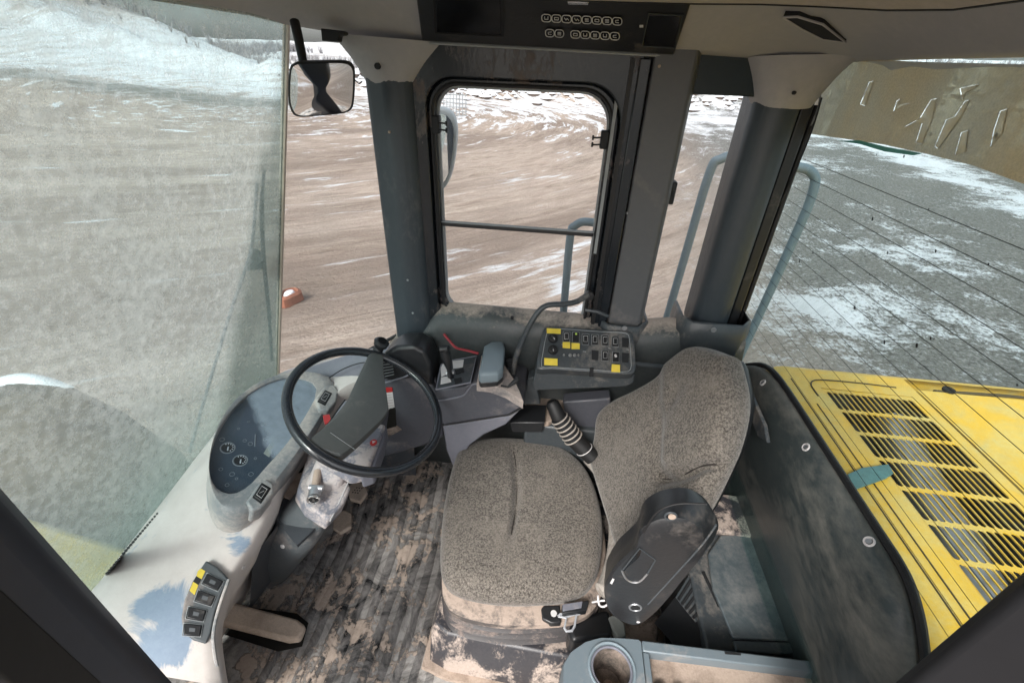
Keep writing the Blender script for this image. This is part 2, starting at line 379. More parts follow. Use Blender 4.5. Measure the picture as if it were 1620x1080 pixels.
# ================================================================== THE YARD OUTSIDE
GZ = -2.0
def ground_mat():
    mt, t, bs = new_mat('yard_mud_and_snow'); c = N(t, 'ShaderNodeTexCoord'); P = c.outputs['Object']
    sp = N(t, 'ShaderNodeSeparateXYZ'); t.links.new(P, sp.inputs[0]); X, Y = sp.outputs[0], sp.outputs[1]
    # tracks sweep round a point behind the yard: radius and angle stretch the noise along them
    dx = math_n(t, 'SUBTRACT', X, -24.0); dy = math_n(t, 'SUBTRACT', Y, 34.0)
    r = math_n(t, 'SQRT', math_n(t, 'ADD', math_n(t, 'MULTIPLY', dx, dx), math_n(t, 'MULTIPLY', dy, dy)))
    an = math_n(t, 'ARCTAN2', dx, math_n(t, 'MULTIPLY', dy, -1.0))
    cb = N(t, 'ShaderNodeCombineXYZ'); t.links.new(r, cb.inputs[0]); t.links.new(math_n(t, 'MULTIPLY', an, 4.5), cb.inputs[1])
    T = cb.outputs[0]
    s0 = noise_n(t, T, .35, 4, .55, .4); s1 = noise_n(t, T, 1.1, 8, .62, .5); s2 = noise_n(t, T, 4.5, 7, .7, .6); g1 = noise_n(t, P, 2.2, 10, .72, .3); g2 = noise_n(t, P, 14, 8, .75)
    big = noise_n(t, P, .10, 4, .5)
    right = ramp(t, math_n(t, 'ADD', math_n(t, 'SUBTRACT', math_n(t, 'MULTIPLY', X, .05), math_n(t, 'MULTIPLY', Y, .008)), math_n(t, 'MULTIPLY', big, .16)), [(.10, 0), (.28, 1)])
    brown = mixc(t, ramp(t, s2, [(.36, 0), (.64, 1)]), (.285, .215, .168), (.63, .525, .435))
    brown = mixc(t, ramp(t, s1, [(.4, 0), (.66, .75)]), brown, (.60, .49, .42))
    brown = mixc(t, ramp(t, g2, [(.4, 0), (.75, .55)]), brown, (.25, .18, .14))
    brown = mixc(t, ramp(t, s0, [(.42, .6), (.6, 0)]), brown, (.17, .118, .088))
    grey = mixc(t, ramp(t, g2, [(.38, 0), (.62, 1)]), (.065, .063, .055), (.33, .32, .30))
    grey = mixc(t, ramp(t, g1, [(.42, 0), (.6, .7)]), grey, (.17, .165, .145))
    base = mixc(t, right, brown, grey)
    # snow: far bands, ridges between tracks, patches on the right
    far = ramp(t, math_n(t, 'ADD', math_n(t, 'MULTIPLY', r, .01), math_n(t, 'MULTIPLY', s1, .25)), [(.36, 0), (.50, 1)])
    farY = ramp(t, math_n(t, 'ADD', math_n(t, 'MULTIPLY', Y, .01), math_n(t, 'MULTIPLY', s1, .35)), [(.44, 0), (.62, 1)])
    k1 = math_n(t, 'ADD', s1, math_n(t, 'MULTIPLY', math_n(t, 'SUBTRACT', s2, .5), .5))
    k1 = math_n(t, 'ADD', k1, math_n(t, 'MULTIPLY', farY, .20))
    def spot(k, x, y, r, amt):
        d = N(t, 'ShaderNodeVectorMath', operation='DISTANCE'); t.links.new(P, d.inputs[0]); d.inputs[1].default_value = (x, y, GZ)
        return math_n(t, 'ADD', k, math_n(t, 'MULTIPLY', math_n(t, 'SUBTRACT', 1.0, math_n(t, 'DIVIDE', d.outputs['Value'], r), True), amt))
    for q in ((.1, 8.0, 1.0, .22), (.9, 8.6, .6, .18), (1.6, 9.4, 1.0, .2), (-1.9, 6.5, .8, .14), (1.3, 13, 1.6, .14)): k1 = spot(k1, *q)
    snowL = ramp(t, k1, [(.62, 0), (.70, 1)])
    k2 = math_n(t, 'ADD', math_n(t, 'ADD', g1, math_n(t, 'MULTIPLY', math_n(t, 'SUBTRACT', g2, .5), .9)), math_n(t, 'MULTIPLY', math_n(t, 'SUBTRACT', noise_n(t, P, .33, 5, .6), .5), 1.1))
    k2 = math_n(t, 'ADD', k2, math_n(t, 'MULTIPLY', farY, .30))
    for q in ((6.3, 7.4, 2.4, .13), (8.7, 11.5, 1.6, .4), (4.6, 7.8, 1.6, .16)): k2 = spot(k2, *q)
    ln = math_n(t, 'ABSOLUTE', math_n(t, 'SUBTRACT', X, math_n(t, 'ADD', 12.8, math_n(t, 'MULTIPLY', Y, .19))))
    k2 = math_n(t, 'ADD', k2, math_n(t, 'MULTIPLY', math_n(t, 'SUBTRACT', 1.0, math_n(t, 'DIVIDE', ln, 2.2), True), .36))
    snowR = ramp(t, k2, [(.60, 0), (.78, 1)])
    s = mixc(t, right, snowL, snowR)
    m0 = spot(noise_n(t, P, .25, 6, .65), -78, 74, 30, .9); s = mixc(t, ramp(t, m0, [(.75, 0), (1.0, 1)]), s, (0, 0, 0))
    tr = N(t, 'ShaderNodeVectorMath', operation='DISTANCE'); t.links.new(P, tr.inputs[0]); tr.inputs[1].default_value = (-50, 64, GZ)
    ba = math_n(t, 'ADD', math_n(t, 'ABSOLUTE', math_n(t, 'SUBTRACT', Y, math_n(t, 'ADD', 38.0, math_n(t, 'MULTIPLY', math_n(t, 'ADD', X, 36.0), .25)))), math_n(t, 'MULTIPLY', big, 4.0))
    left = ramp(t, math_n(t, 'MULTIPLY', X, -.02), [(.34, 0), (.5, 1)])
    dark = math_n(t, 'MULTIPLY', ramp(t, math_n(t, 'MULTIPLY', ba, .1), [(.35, .85), (.85, 0)]), left)
    flat = math_n(t, 'MULTIPLY', ramp(t, math_n(t, 'MULTIPLY', math_n(t, 'ADD', tr.outputs['Value'], math_n(t, 'MULTIPLY', g1, 30.0)), .02), [(.50, .8), (.90, 0)]), left)
    base = mixc(t, dark, base, (.10, .11, .095)); s = mixc(t, dark, s, (0, 0, 0)); s = mixc(t, flat, s, (.95, .95, .95))
    col = mixc(t, s, base, (.78, .80, .83))
    t.links.new(col, bs.inputs['Base Color']); bs.inputs['Roughness'].default_value = .85
    h = math_n(t, 'ADD', math_n(t, 'ADD', s2, math_n(t, 'MULTIPLY', g2, .6)), math_n(t, 'MULTIPLY', s1, .8))
    bump(t, bs, h, 1.0, .14)
    return mt
def ground_h(x, y):
    d = math.hypot(x, y); h = 0
    r = math.hypot(x+24, y-34)
    if d > 4: h += (.09*noise.noise(Vector((r*1.1, math.atan2(x+24, 34-y)*4, 0))) + .05*noise.noise(Vector((r*2.8, math.atan2(x+24, 34-y)*9, 5)))) * min(1, (d-4)/5) + .03*noise.noise(Vector((x*1.7, y*1.7, 2)))
    h += .10*noise.noise(Vector((x*.12, y*.12, 3)))*min(1, d/15)
    # ploughed berm along the far side of the yard
    b = y - 60 - 4*noise.noise(Vector((x*.05, 0, 8)))
    bx = math.exp(-(b/4.0)**2)
    h += bx*(1.5+1.3*noise.noise(Vector((x*.18, y*.18, 1)))+.7*noise.noise(Vector((x*.7, y*.7, 5))))
    # the hillside beyond, and the hummock and snow bank ahead of the machine
    if y > 60: h += (y-60)*.035 + 1.2*noise.noise(Vector((x*.05, y*.05, 2)))
    c = math.hypot(x+50, (y-38)*1.0)
    if x < -28 and y < 75:
        q = (-28-x)
        h += min(3.0, q*.08) * (1+.5*noise.noise(Vector((x*.08, y*.08, 4)))) + .5*noise.noise(Vector((x*.4, y*.4, 6)))*min(1, q/10)
    h += 6.5*math.exp(-((x+78)**2+(y-74)**2)/380)*(1+.35*noise.noise(Vector((x*.15, y*.15, 3)))) + 4.5*math.exp(-((x+100)**2+(y-60)**2)/300)
    if x > 34: h += min(4, (x-34)*.10) + .5*noise.noise(Vector((x*.3, y*.3, 9)))*min(1, (x-34)/8)
    return h + GZ
def axis(n, near, far):
    out = []
    for k in range(-n, n+1):
        u = k/n; out.append(math.copysign(near*abs(u) + (far-near)*abs(u)**3.2, u))
    return out
ax = axis(150, 26, 420); ay = [v+18 for v in axis(150, 30, 420)]
gb = MB(); gb.v = [(x, y, ground_h(x, y)) for y in ay for x in ax]; nx = len(ax)
gb.f = [[j*nx+i, j*nx+i+1, (j+1)*nx+i+1, (j+1)*nx+i] for j in range(len(ay)-1) for i in range(nx-1)]
struct(gb.build('ground', ground_mat(), angle=180))

# far bank of rubble and brush: lumps of snow-topped soil nobody could count
def rubble(name, label, n, fn, mat, cat):
    b = MB()
    for k in range(n):
        x, y, s = fn(k); z = ground_h(x, y); c = Vector((x, y, z+s*.25)); P = []
        ax_ = [Vector(d) for d in ((1,0,0),(0,1,0),(-1,0,0),(0,-1,0),(0,0,1),(0,0,-1))]
        for d in ax_: P.append(c + Vector((d.x*s*random.uniform(.6,1.3), d.y*s*random.uniform(.6,1.3), d.z*s*random.uniform(.4,.9))) + Vector((random.uniform(-.2,.2)*s, random.uniform(-.2,.2)*s, 0)))
        i = len(b.v); b.v += [tuple(p) for p in P]
        for q in ((0,1,4),(1,2,4),(2,3,4),(3,0,4),(1,0,5),(2,1,5),(3,2,5),(0,3,5)): b.f.append([i+j for j in q])
    o = b.build(name, mat, smooth=False); tag(o, label, cat, kind='stuff'); return o
def rub_mat():
    mt, t, bs = new_mat('rubble_and_snow'); g = N(t, 'ShaderNodeNewGeometry'); sp = N(t, 'ShaderNodeSeparateXYZ'); t.links.new(g.outputs['Normal'], sp.inputs[0])
    v = coords(t); s = math_n(t, 'ADD', sp.outputs[2], math_n(t, 'MULTIPLY', noise_n(t, v, 1.5, 4), 1.2))
    t.links.new(mixc(t, ramp(t, s, [(.95, 0), (1.25, 1)]), mixc(t, noise_n(t, v, 3), (.07, .05, .04), (.24, .18, .15)), (.75, .77, .8)), bs.inputs['Base Color']); bs.inputs['Roughness'].default_value = .9
    return mt
RM = rub_mat()
rubble('rubble_bank', 'long heap of soil clods and snow at the far edge of the yard', 2100, lambda k: (random.uniform(-34, 60), 60+random.gauss(0, 2.6), random.choice((.15, .25, .3, .4, .7))*random.uniform(.6, 1.3)), RM, 'rubble')
def brush(name, label, n, fn, hgt, c0, c1):
    b = MB()
    for k in range(n):
        x, y = fn(k); z = ground_h(x, y); h = hgt*random.uniform(.5, 1.2)
        for j in range(9):
            a = random.uniform(0, 2*PI); l = h*random.uniform(.5, 1); tx, ty = math.cos(a)*l*.45, math.sin(a)*l*.45
            wd = .035*hgt; base = Vector((x+tx*.15, y+ty*.15, z+.05)); tip = Vector((x+tx, y+ty, z+l)); mid = (base+tip)/2+Vector((ty*.1, -tx*.1, l*.08))
            s = Vector((-math.sin(a), math.cos(a), 0))*wd
            b.face([base-s, base+s, mid+s*.7, mid-s*.7]); b.face([mid-s*.7, mid+s*.7, tip])
            for q in range(3):
                c = mid.lerp(tip, random.random()); d = Vector((random.uniform(-1,1), random.uniform(-1,1), random.uniform(-.2,1)))*.16*hgt
                e = d.cross(Vector((0,0,1))).normalized()*.03*hgt; b.face([c, c+d*.5+e, c+d])
    mt, t, bs = new_mat(name+'_mat'); t.links.new(mixc(t, noise_n(t, coords(t), .7, 3), c0, c1), bs.inputs['Base Color']); bs.inputs['Roughness'].default_value = .9
    o = b.build(name, mt, smooth=False); tag(o, label, 'bushes', kind='stuff'); return o
brush('bare_brush', 'bare snowy thicket on the rise ahead of the machine', 2600, lambda k: (random.uniform(-190, -95), random.uniform(30, 190)), 3.4, (.10, .085, .08), (.42, .42, .45))
brush('dry_scrub', 'thin dry scrub on the slope beyond the far heap', 1500, lambda k: (random.uniform(-80, 110), random.uniform(68, 120)), 1.8, (.12, .10, .09), (.45, .45, .47))

# ------------------------------------------------------------------ the machine outside the cab
HZ = .60
hood = thing('engine_hood', 'dusty yellow engine hood with a slotted grille behind the rear window', 'engine hood', (1.6, .9, -1.2))
gx0, gx1, gy0, gy1 = 1.035, 1.36, .30, 1.455
hx0, hx1, hy0, hy1 = .90, 2.75, -.75, 1.62
b = MB()
def hz(x, y): return HZ
# top sheet with an opening for the grille, rounded shoulders on the cab side and the far side
def strip_rows(xs, ys):
    return [[(x, y, HZ) for x in xs] for y in ys]
b.loft([[(gx1, y, HZ) for y in (hy0, gy0, gy1, hy1-.05)], [(1.395, y, HZ) for y in (hy0, gy0, gy1, hy1-.05)]])
b.loft([[(gx0, y, HZ) for y in (hy0, gy0, gy1, hy1-.05)], [(.955, y, HZ) for y in (hy0, gy0, gy1, hy1-.05)]])
b.loft([[(gx0, gy1, HZ), (gx1, gy1, HZ)], [(gx0, hy1-.05, HZ), (gx1, hy1-.05, HZ)]])
b.loft([[(gx0, hy0, HZ), (gx1, hy0, HZ)], [(gx0, gy0, HZ), (gx1, gy0, HZ)]])
b.build('front_panel', M['yellow'], hood, angle=60)
b = MB()
prof = [(.955, HZ), (.93, HZ-.004), (.905, HZ-.02), (.89, HZ-.05), (.885, HZ-.6)]
rows = [[(x, y, z) for x, z in prof] for y in (hy0, .3, 1.0, hy1-.05)]
for k in range(1, 6):
    a = k/5*PI/2; rows.append([(max(x, .9+.0*k)+.02*math.sin(a)*0, hy1-.05+.05*math.sin(a), z-(.05*(1-math.cos(a)))) for x, z in prof])
b.loft(rows); b.build('shoulder_panel', M['yellow'], hood, angle=60)
b = MB()
b.loft([[(.955+1.8*u, hy1-.05+.05*math.sin(k/5*PI/2), HZ-.05*(1-math.cos(k/5*PI/2))) for u in (0, .5, 1)] for k in range(6)])
b.loft([[(.89, hy1, HZ-.05), (hx1, hy1, HZ-.05)], [(.89, hy1, HZ-1.2), (hx1, hy1, HZ-1.2)]])
b.build('side_panel', M['yellow'], hood, angle=60)
b = MB(); b.loft([[(1.402, hy0, HZ+.002), (1.402, 1.50, HZ+.002)], [(1.43, hy0, HZ+.010), (1.43, 1.49, HZ+.010)], [(hx1, hy0, HZ+.012), (hx1, 1.49, HZ+.012)]])
b.build('rear_panel', M['yellow'], hood, angle=60)
b = MB(); b.box((1.394, hy0, HZ-.03), (1.403, 1.5, HZ-.004)); b.build('panel_gap', M['hollow'], hood)
MB().tube(spline([(1.0, 1.40, HZ+.001), (1.005, 1.47, HZ+.002), (1.05, 1.505, HZ+.002), (1.2, 1.51, HZ+.002), (1.33, 1.505, HZ+.001)]), .0028, 6).build('crease', M['grime'], hood)
MB().tube([(1.46, 1.50, HZ+.005), (1.7, 1.515, HZ+.005), (2.6, 1.53, HZ+.005)], .006, 6).build('crease', M['grime'], hood)
MB().tube([(.975, hy0, HZ+.001), (.975, 1.35, HZ+.001)], .0022, 6).build('crease', M['grime'], hood)
MB().tube([(.945, hy0, HZ+.001), (.945, 1.5, HZ-.001)], .0022, 6).build('crease', M['grime'], hood)
# grille: plates of slots, each slot a real hole
ncol, nrow = 15, 10
cw, rh = (gx1-gx0-.02)/ncol, (gy1-gy0-.02)/nrow
for j in range(nrow):
    b = MB()
    for i in range(ncol):
        x0, y0 = gx0+.01+i*cw, gy0+.01+j*rh
        x1, y1 = x0+cw, y0+rh; mx, my = (x0+x1)/2, (y0+y1)/2; sx, sy = cw*.425, rh*.455
        hole = [(mx+u*1.0, my+v) for u, v in rrect(-sx, -sy, sx, sy, sx*.9, 2)]
        outer = []
        for hx, hy in hole:
            dx, dy = hx-mx, hy-my; k = min((cw/2)/abs(dx) if abs(dx) > 1e-9 else 1e9, (rh/2)/abs(dy) if abs(dy) > 1e-9 else 1e9); outer.append((mx+dx*k, my+dy*k))
        n = len(hole)
        for k in range(n):
            k2 = (k+1) % n; A, B = outer[k], outer[k2]; pts = [(*A, HZ-.003), (*B, HZ-.003), (*hole[k2], HZ-.003), (*hole[k], HZ-.003)]
            cr = [c for c in ((x0,y0),(x1,y0),(x1,y1),(x0,y1)) if abs(A[0]-B[0]) > 1e-7 and abs(A[1]-B[1]) > 1e-7 and ((abs(c[0]-A[0]) < 1e-7 and abs(c[1]-B[1]) < 1e-7) or (abs(c[1]-A[1]) < 1e-7 and abs(c[0]-B[0]) < 1e-7))]
            if cr: pts.insert(1, (*cr[0], HZ-.003))
            b.face(pts); b.face([(*hole[k], HZ-.003), (*hole[k2], HZ-.003), (*hole[k2], HZ-.007), (*hole[k], HZ-.007)])
    b.build('grille_row', M['yellow'], hood, smooth=False)
MB().loft([[(gx0, gy0, HZ-.002), (gx1, gy0, HZ-.002), (gx1, gy1, HZ-.002), (gx0, gy1, HZ-.002)], [(gx0+.011, gy0+.011, HZ-.004), (gx1-.011, gy0+.011, HZ-.004), (gx1-.011, gy1-.011, HZ-.004), (gx0+.011, gy1-.011, HZ-.004)]], True).build('grille_frame', M['yellow'], hood)
MB().loft([[(x, y, z) for x, y in ((gx0-.002, gy0-.002), (gx1+.002, gy0-.002), (gx1+.002, gy1+.002), (gx0-.002, gy1+.002))] for z in (HZ-.004, HZ-.16)], True).build('grille_box', M['hollow'], hood, solid=.002)
MB().box((gx0-.01, gy0-.01, HZ-.17), (gx1+.01, gy1+.01, HZ-.16)).build('grille_floor', M['hollow'], hood)
MB().tube([(1.08, .5, HZ-.09), (1.3, 1.4, HZ-.1)], .06, 14).build('intake_pipe', M['steel'], hood)
MB().disc(at(1500, 618, Z=HZ+.012), (0,0,1), .02, .008, 20).build('filler_cap', M['hollow'], hood)
tp = [at(1340, 752, Z=HZ+.004), at(1362, 742, Z=HZ+.004), at(1404, 736, Z=HZ+.004), at(1412, 750, Z=HZ+.004), at(1400, 758, Z=HZ+.004), at(1352, 775, Z=HZ+.004)]
tag(MB().prism(tp, (0,0,.006)).build('tape_scrap', plain('teal_tape', (.09, .20, .19), .4, var=.4)), 'crumpled teal scrap of tape lying on the yellow hood', 'tape')
# rear platform with the hoop handrails and front quarter of the machine
pf = thing('side_platform', 'pale blue grey steel platform outside the cab at the foot of the hoop rail', 'platform', (.9, 1.6, .3))
MB().box((.66, 1.22, .33), (1.02, 1.78, .37)).build('deck', M['rail'], pf, bevel=.006)
hoop = tag(MB().tube(spline([at(1050, 520, Y=1.75), at(1085, 400, Y=1.75), at(1122, 275, Y=1.75), at(1140, 252, Y=1.75), at(1175, 247, Y=1.75), at(1250, 262, Y=1.75), at(1283, 272, Y=1.75), at(1287, 300, Y=1.75), at(1255, 380, Y=1.75), at(1166, 574, Y=1.75)], 8), .0165, 12).build('hoop_handrail', M['rail']),
    'pale blue grey hoop handrail standing outside behind the rear pillar', 'handrail')
tag(MB().tube(spline([at(885, 560, Y=1.75), at(893, 475, Y=1.75), at(902, 375, Y=1.75), at(910, 357, Y=1.75), at(928, 351, Y=1.75), at(950, 362, Y=1.75), at(962, 420, Y=1.75)], 8), .0165, 12).build('grab_rail', M['rail']),
    'short pale grab rail seen through the lower side window', 'handrail')
fd = thing('loader_front', 'dark front fender, big tyre and muddy yellow frame blurred behind the dirty windscreen', 'machine front', (-2.9, 1.0, -2.0))
arc = [(-3.9, -.75), (-3.6, -.42), (-3.3, -.16), (-3.05, -.02), (-2.85, .05), (-2.65, .03), (-2.4, -.12), (-2.15, -.40), (-2.05, -.85)]
b = MB(); b.loft([[(x, y, z+(0 if y < 1.6 else -.05)) for x, z in arc] for y in (.55, 1.1, 1.55, 1.62)]); b.build('fender_panel', dusty('dark_fender', (.05, .042, .028), (.16, .12, .07), amt=.5, scale=2.5, rough=.9), fd, solid=.03)
rows = []
for k in range(25):
    u = k/24; x = -3.12+.52*u; z = [q for q in (-.30+ (x+3.45)*.70, .05-((x+2.83)**2)*1.25)][1]; wdt = .09*math.sin(PI*u)**.6*(1+.5*noise.noise(Vector((x*6, 0, 3))))
    rows.append([(x, 1.62-wdt*v*1.1, z+.012+.022*math.sin(PI*v)*math.sin(PI*u)) for v in (0, .2, .4, .6, .8, 1)])
MB().loft(rows).build('snow_cover', M['snow'], fd)
b = MB(); b.tube([(-3.0, .95, -1.2), (-3.0, 1.0, -1.2), (-3.0, 1.5, -1.2), (-3.0, 1.55, -1.2)], [.72, .8, .8, .72], 40); b.build('tyre', M['mud'], fd, bevel=.02)
MB().disc((-3.0, 1.551, -1.2), (0,1,0), .4, .01, 30).build('rim', M['yellow_d'], fd)
MB().prism([(-1.6, .2, -1.0), (-1.7, .2, -.3), (-2.6, .2, .0), (-4.2, .2, -.5), (-4.2, .2, -1.2)], (0, .75, 0)).build('boom_arm', M['yellow_d'], fd, bevel=.03)
# outside mirror beyond the side window and its bracket
om = thing('outside_mirror', 'white rimmed outside mirror seen through the left edge of the side window', 'mirror', at(700, 240, Y=1.6))
mo = spline([at(*p, Y=1.62) for p in ((672, 178), (695, 170), (713, 178), (721, 200), (720, 235), (713, 275), (702, 298), (692, 303), (678, 290), (668, 230))], 5, True)
MB().prism(mo, (0, .04, 0)).build('shell', plain('mirror_shell_pale', (.55, .6, .62), .4), om, bevel=.008)
cc = sum((Vector(p) for p in mo), Vector())/len(mo)
MB().prism([cc+(Vector(p)-cc)*.86+Vector((0,-.004,0)) for p in mo], (0,.003,0)).build('mirror_glass', plain('mirror_pane', (.85, .88, .9), .03, 1, var=0, bumpy=0), om)
MB().tube([at(672, 240, Y=1.60), at(640, 260, Y=1.45)], .012, 8).build('arm', M['black'], om)

# ================================================================== THE CAB SHELL
FZ = .12; WY = 1.22
struct(MB().box((-1.15, -.1, FZ-.06), (.95, 1.34, FZ-.012)).build('cab_floor', M['dash_dark']))
# right wall below the windows: a lip at sill height and a panel curving inwards
def wall_prof(y): return [(WY+.03, .80), (WY+.028, .935), (WY+.012, .940), (WY-.03, .915), (WY-.045, .86), (WY-.03, .78), (WY+.01, .55), (WY+.06, .3), (WY+.08, FZ-.02)]
b = MB(); xs = [-1.0, -.75, -.5, -.42, -.36, -.1, .1, .28, .36, .44, .52, .58]
rows = []
for x in xs:
    dz = 0
    if x < -.36: dz = -.10*min(1, (-.36-x)/.08)
    if x < -.5: dz = -.45
    if .28 <= x: dz = .02*math.sin((x-.28)/.3*PI)
    rows.append([(x, y, z+(dz if z > .7 else 0)) for y, z in wall_prof(0)])
# round the rear corner into the rear wall
b.loft(rows); rw = struct(b.build('right_side_wall', M['sill'], angle=70, solid=.004))
# rear wall: curved panel below the rear window, its top edge dips towards the door side
def rear_top(y):
    if y > 1.02: return .925-(y-1.02)*.35-max(0, y-1.12)*.6
    if y > .50: return .925
    t = min(1, (.50-y)/.15); return .925-.10*t*t-.60*max(0, .36-y)
b = MB(); rows = []
for y in [-.1, .1, .2, .26, .30, .34, .38, .42, .46, .5, .54, .6, .75, .9, 1.0, 1.06, 1.12, 1.17, 1.22]:
    ht = rear_top(y); sh = 0 if y < 1.1 else -.05*((y-1.1)/.12)**2
    prof = [(.600, .925), (.592, .927), (.580, .921), (.562, .885), (.556, .82), (.566, .72), (.60, .58), (.628, .48), (.640, .42), (.645, FZ)]
    rows.append([(x+sh, y, FZ+(ht-FZ)*((z-FZ)/(.925-FZ))) for x, z in prof])
b.loft(rows); rearw = struct(b.build('rear_wall', M['slate_wall'], angle=70, sub=1))
edge = spline([(.603+(0 if y < 1.1 else -.05*((y-1.1)/.12)**2), y, rear_top(y)+.004) for y in (.2, .26, .30, .34, .38, .42, .46, .5, .56, .75, .95, 1.04, 1.10, 1.15, 1.20)], 4)
edge += spline([Vector((.568, 1.235, .85)), Vector((.572, 1.262, .92)), Vector((.578, 1.27, 1.0)), Vector((.578, 1.27, 1.54))], 4)[1:]
rws = thing('rear_window', 'rear window with thin heating wires over the yellow hood', 'window', (.6, .8, .8))
MB().tube(edge, .0075, 8).build('seal', M['rubber'], rws)
def glass_pane(pts, d, name, mat, parent): return MB().prism(pts, d).build(name, mat, parent, smooth=False)
RX = .600
MB().box((RX, .1, .2), (RX+.004, 1.30, 1.66)).build('glass', M['rear'], rws, smooth=False)
wires = [(.935+.0345*k) for k in range(15)]
for k, z in enumerate(wires):
    MB().tube([(RX-.001, .15, z), (RX-.001, 1.285, z)], .0006, 4).build('heating_wire', M['blackmat'], rws, smooth=False)
# screw caps along the rear wall
for k, (px, py) in enumerate(((1207, 605), (1275, 707), (1375, 856))):
    p, n = on(rearw, px, py); s = thing('screw_cap', ['pale screw washer at the far end of the rear wall panel', 'pale screw washer midway along the rear wall panel', 'pale screw washer nearest the camera on the rear wall panel'][k], 'screw', p, 'screw washers on the rear wall panel')
    MB().ring(p, n, .0075, .0022, 20, 6).build('washer', M['white_sticker'], s); MB().disc(p, n, .005, .002, 12).build('screw_head', M['steel'], s)

def pillar(name, label, poly, z0, z1, mat, bev=.02):
    o = MB().prism([(x, y, z0) for x, y in poly], (0, 0, z1-z0)).build(name, mat, bevel=bev, seg=4); return struct(o)
pillar('a_pillar', '', [(-.520, 1.20), (-.445, 1.175), (-.392, 1.20), (-.385, 1.30), (-.50, 1.32)], .55, 1.60, M['pillar'], .022)
pillar('b_pillar', '', [(.170, 1.205), (.262, 1.195), (.275, 1.22), (.275, 1.27), (.148, 1.275), (.148, 1.235), (.170, 1.232)], .86, 1.70, M['pillar_grey'], .006)
pillar('c_pillar', '', [(.418, 1.215), (.455, 1.185), (.50, 1.185), (.525, 1.22), (.53, 1.33), (.418, 1.33)], .92, 1.60, M['pillar'], .024)
pillar('c_pillar_trim', '', [(.530, 1.235), (.556, 1.235), (.575, 1.29), (.53, 1.29)], .88, 1.62, M['black'], .004)
# boots where the pillars meet the sill
for nm, x0, x1, y0, zt in (('pillar_boot', .385, .575, 1.17, .985), ('pillar_boot', .15, .285, 1.18, .945)):
    b = MB(); rows = []
    for z, g in ((zt, 0), (zt-.004, .006), (zt-.05, .010), (zt-.12, .004)):
        rows.append([(x0-g, 1.30, z), (x0-g, y0+.03, z), (x0+.02, y0-g, z), (x1-.03, y0-g, z), (x1+g, y0+.04, z), (x1+g, 1.30, z)])
    b.loft(rows); o = struct(b.build(nm, M['slate'], solid=.004, angle=60))
    xm = (x0+x1)/2; p, n = on(o, *( (1129, 522) if x0 > .3 else (988, 519)))
    s = thing('sill_screw', 'screw in the base cover of the rear pillar' if x0 > .3 else 'screw in the base cover of the middle pillar', 'screw', p)
    MB().ring(p, n, .006, .002, 16, 6).build('washer', M['steel'], s); MB().disc(p, n, .004, .002, 10).build('screw_head', M['steel'], s)
# left door posts close to the camera
pillar('door_post', '', [(-.483, .197), (-.50, .215), (-.60, .25), (-.66, .16), (-.62, .05), (-.50, .07)], .0, 1.72, plain('post_dark_blue', (.022, .026, .038), .45, bumpy=.05), .012)
pillar('door_post_seal', '', [(-.497, .155), (-.487, .165), (-.475, .120), (-.49, .11)], .0, 1.7, M['rubber'], .003)
pillar('rear_door_post', '', [(.452, .278), (.47, .30), (.60, .32), (.66, .2), (.60, .1), (.50, .16)], .0, 1.72, plain('post_dark', (.018, .018, .021), .5, bumpy=.05), .008)
pillar('rear_post_seal', '', [(.470, .232), (.482, .24), (.492, .19), (.48, .18)], .0, 1.7, M['rubber'], .003)
for px, py, o_, lb in ((616, 209, 'a_pillar', 'small brass screw high on the front pillar'), (645, 443, 'a_pillar', 'small dark clip low on the front pillar'), (653, 495, 'a_pillar', 'pale screw near the foot of the front pillar'), (1043, 105, 'b_pillar', 'screw at the top of the middle pillar'), (992, 337, 'b_pillar', 'faint screw halfway down the middle pillar')):
    p, n = on(bpy.data.objects[o_], px, py)
    tag(MB().disc(p-n*.001, n, .004, .003, 12, .003).build('pillar_screw', M['mud' if 'brass' in lb or 'top' in lb else 'paleline']), lb, 'screw')

# headliner: rings from the window heads up to the ceiling
ring0 = [(-.72, -.05, 1.668), (-.715, 1.10, 1.668), (-.70, 1.20, 1.660), (-.52, 1.235, 1.640), (-.35, 1.235, 1.632), (.22, 1.235, 1.630), (.50, 1.235, 1.622), (.585, 1.235, 1.624), (.598, 1.20, 1.628), (.599, .95, 1.630), (.599, -.05, 1.630)]
ring1 = [(-.70, -.05, 1.672), (-.69, 1.06, 1.672), (-.67, 1.16, 1.668), (-.50, 1.195, 1.648), (-.34, 1.20, 1.640), (.22, 1.20, 1.638), (.43, 1.18, 1.637), (.50, 1.15, 1.638), (.565, 1.09, 1.638), (.578, .92, 1.638), (.578, -.05, 1.638)]
ring2 = [(-.62, -.05, 1.715), (-.61, 1.0, 1.715), (-.58, 1.09, 1.715), (-.46, 1.115, 1.712), (-.34, 1.11, 1.712), (.22, 1.10, 1.712), (.33, 1.08, 1.712), (.41, 1.02, 1.705), (.48, .94, 1.695), (.515, .84, 1.688), (.53, -.05, 1.682)]
ring3 = [(-.5, -.05, 1.75), (-.5, .9, 1.75), (-.48, .98, 1.75), (-.4, 1.02, 1.75), (-.32, 1.02, 1.75), (.2, 1.02, 1.75), (.29, 1.0, 1.75), (.34, .93, 1.74), (.39, .86, 1.73), (.42, .77, 1.72), (.44, -.05, 1.715)]
b = MB(); b.loft([[(x, y, z+.06) for x, y, z in ring0], ring0, ring1, ring2]); hl = struct(b.build('headliner', M['trim'], angle=35))
b = MB(); b.loft([ring2, [(x*.985, y*.985, z-.004) for x, y, z in ring2], [(x*.97, y*.972, z-.002) for x, y, z in ring2], ring3]); b.face(list(reversed(ring3))); struct(b.build('ceiling_panel', M['ceil'], angle=25))
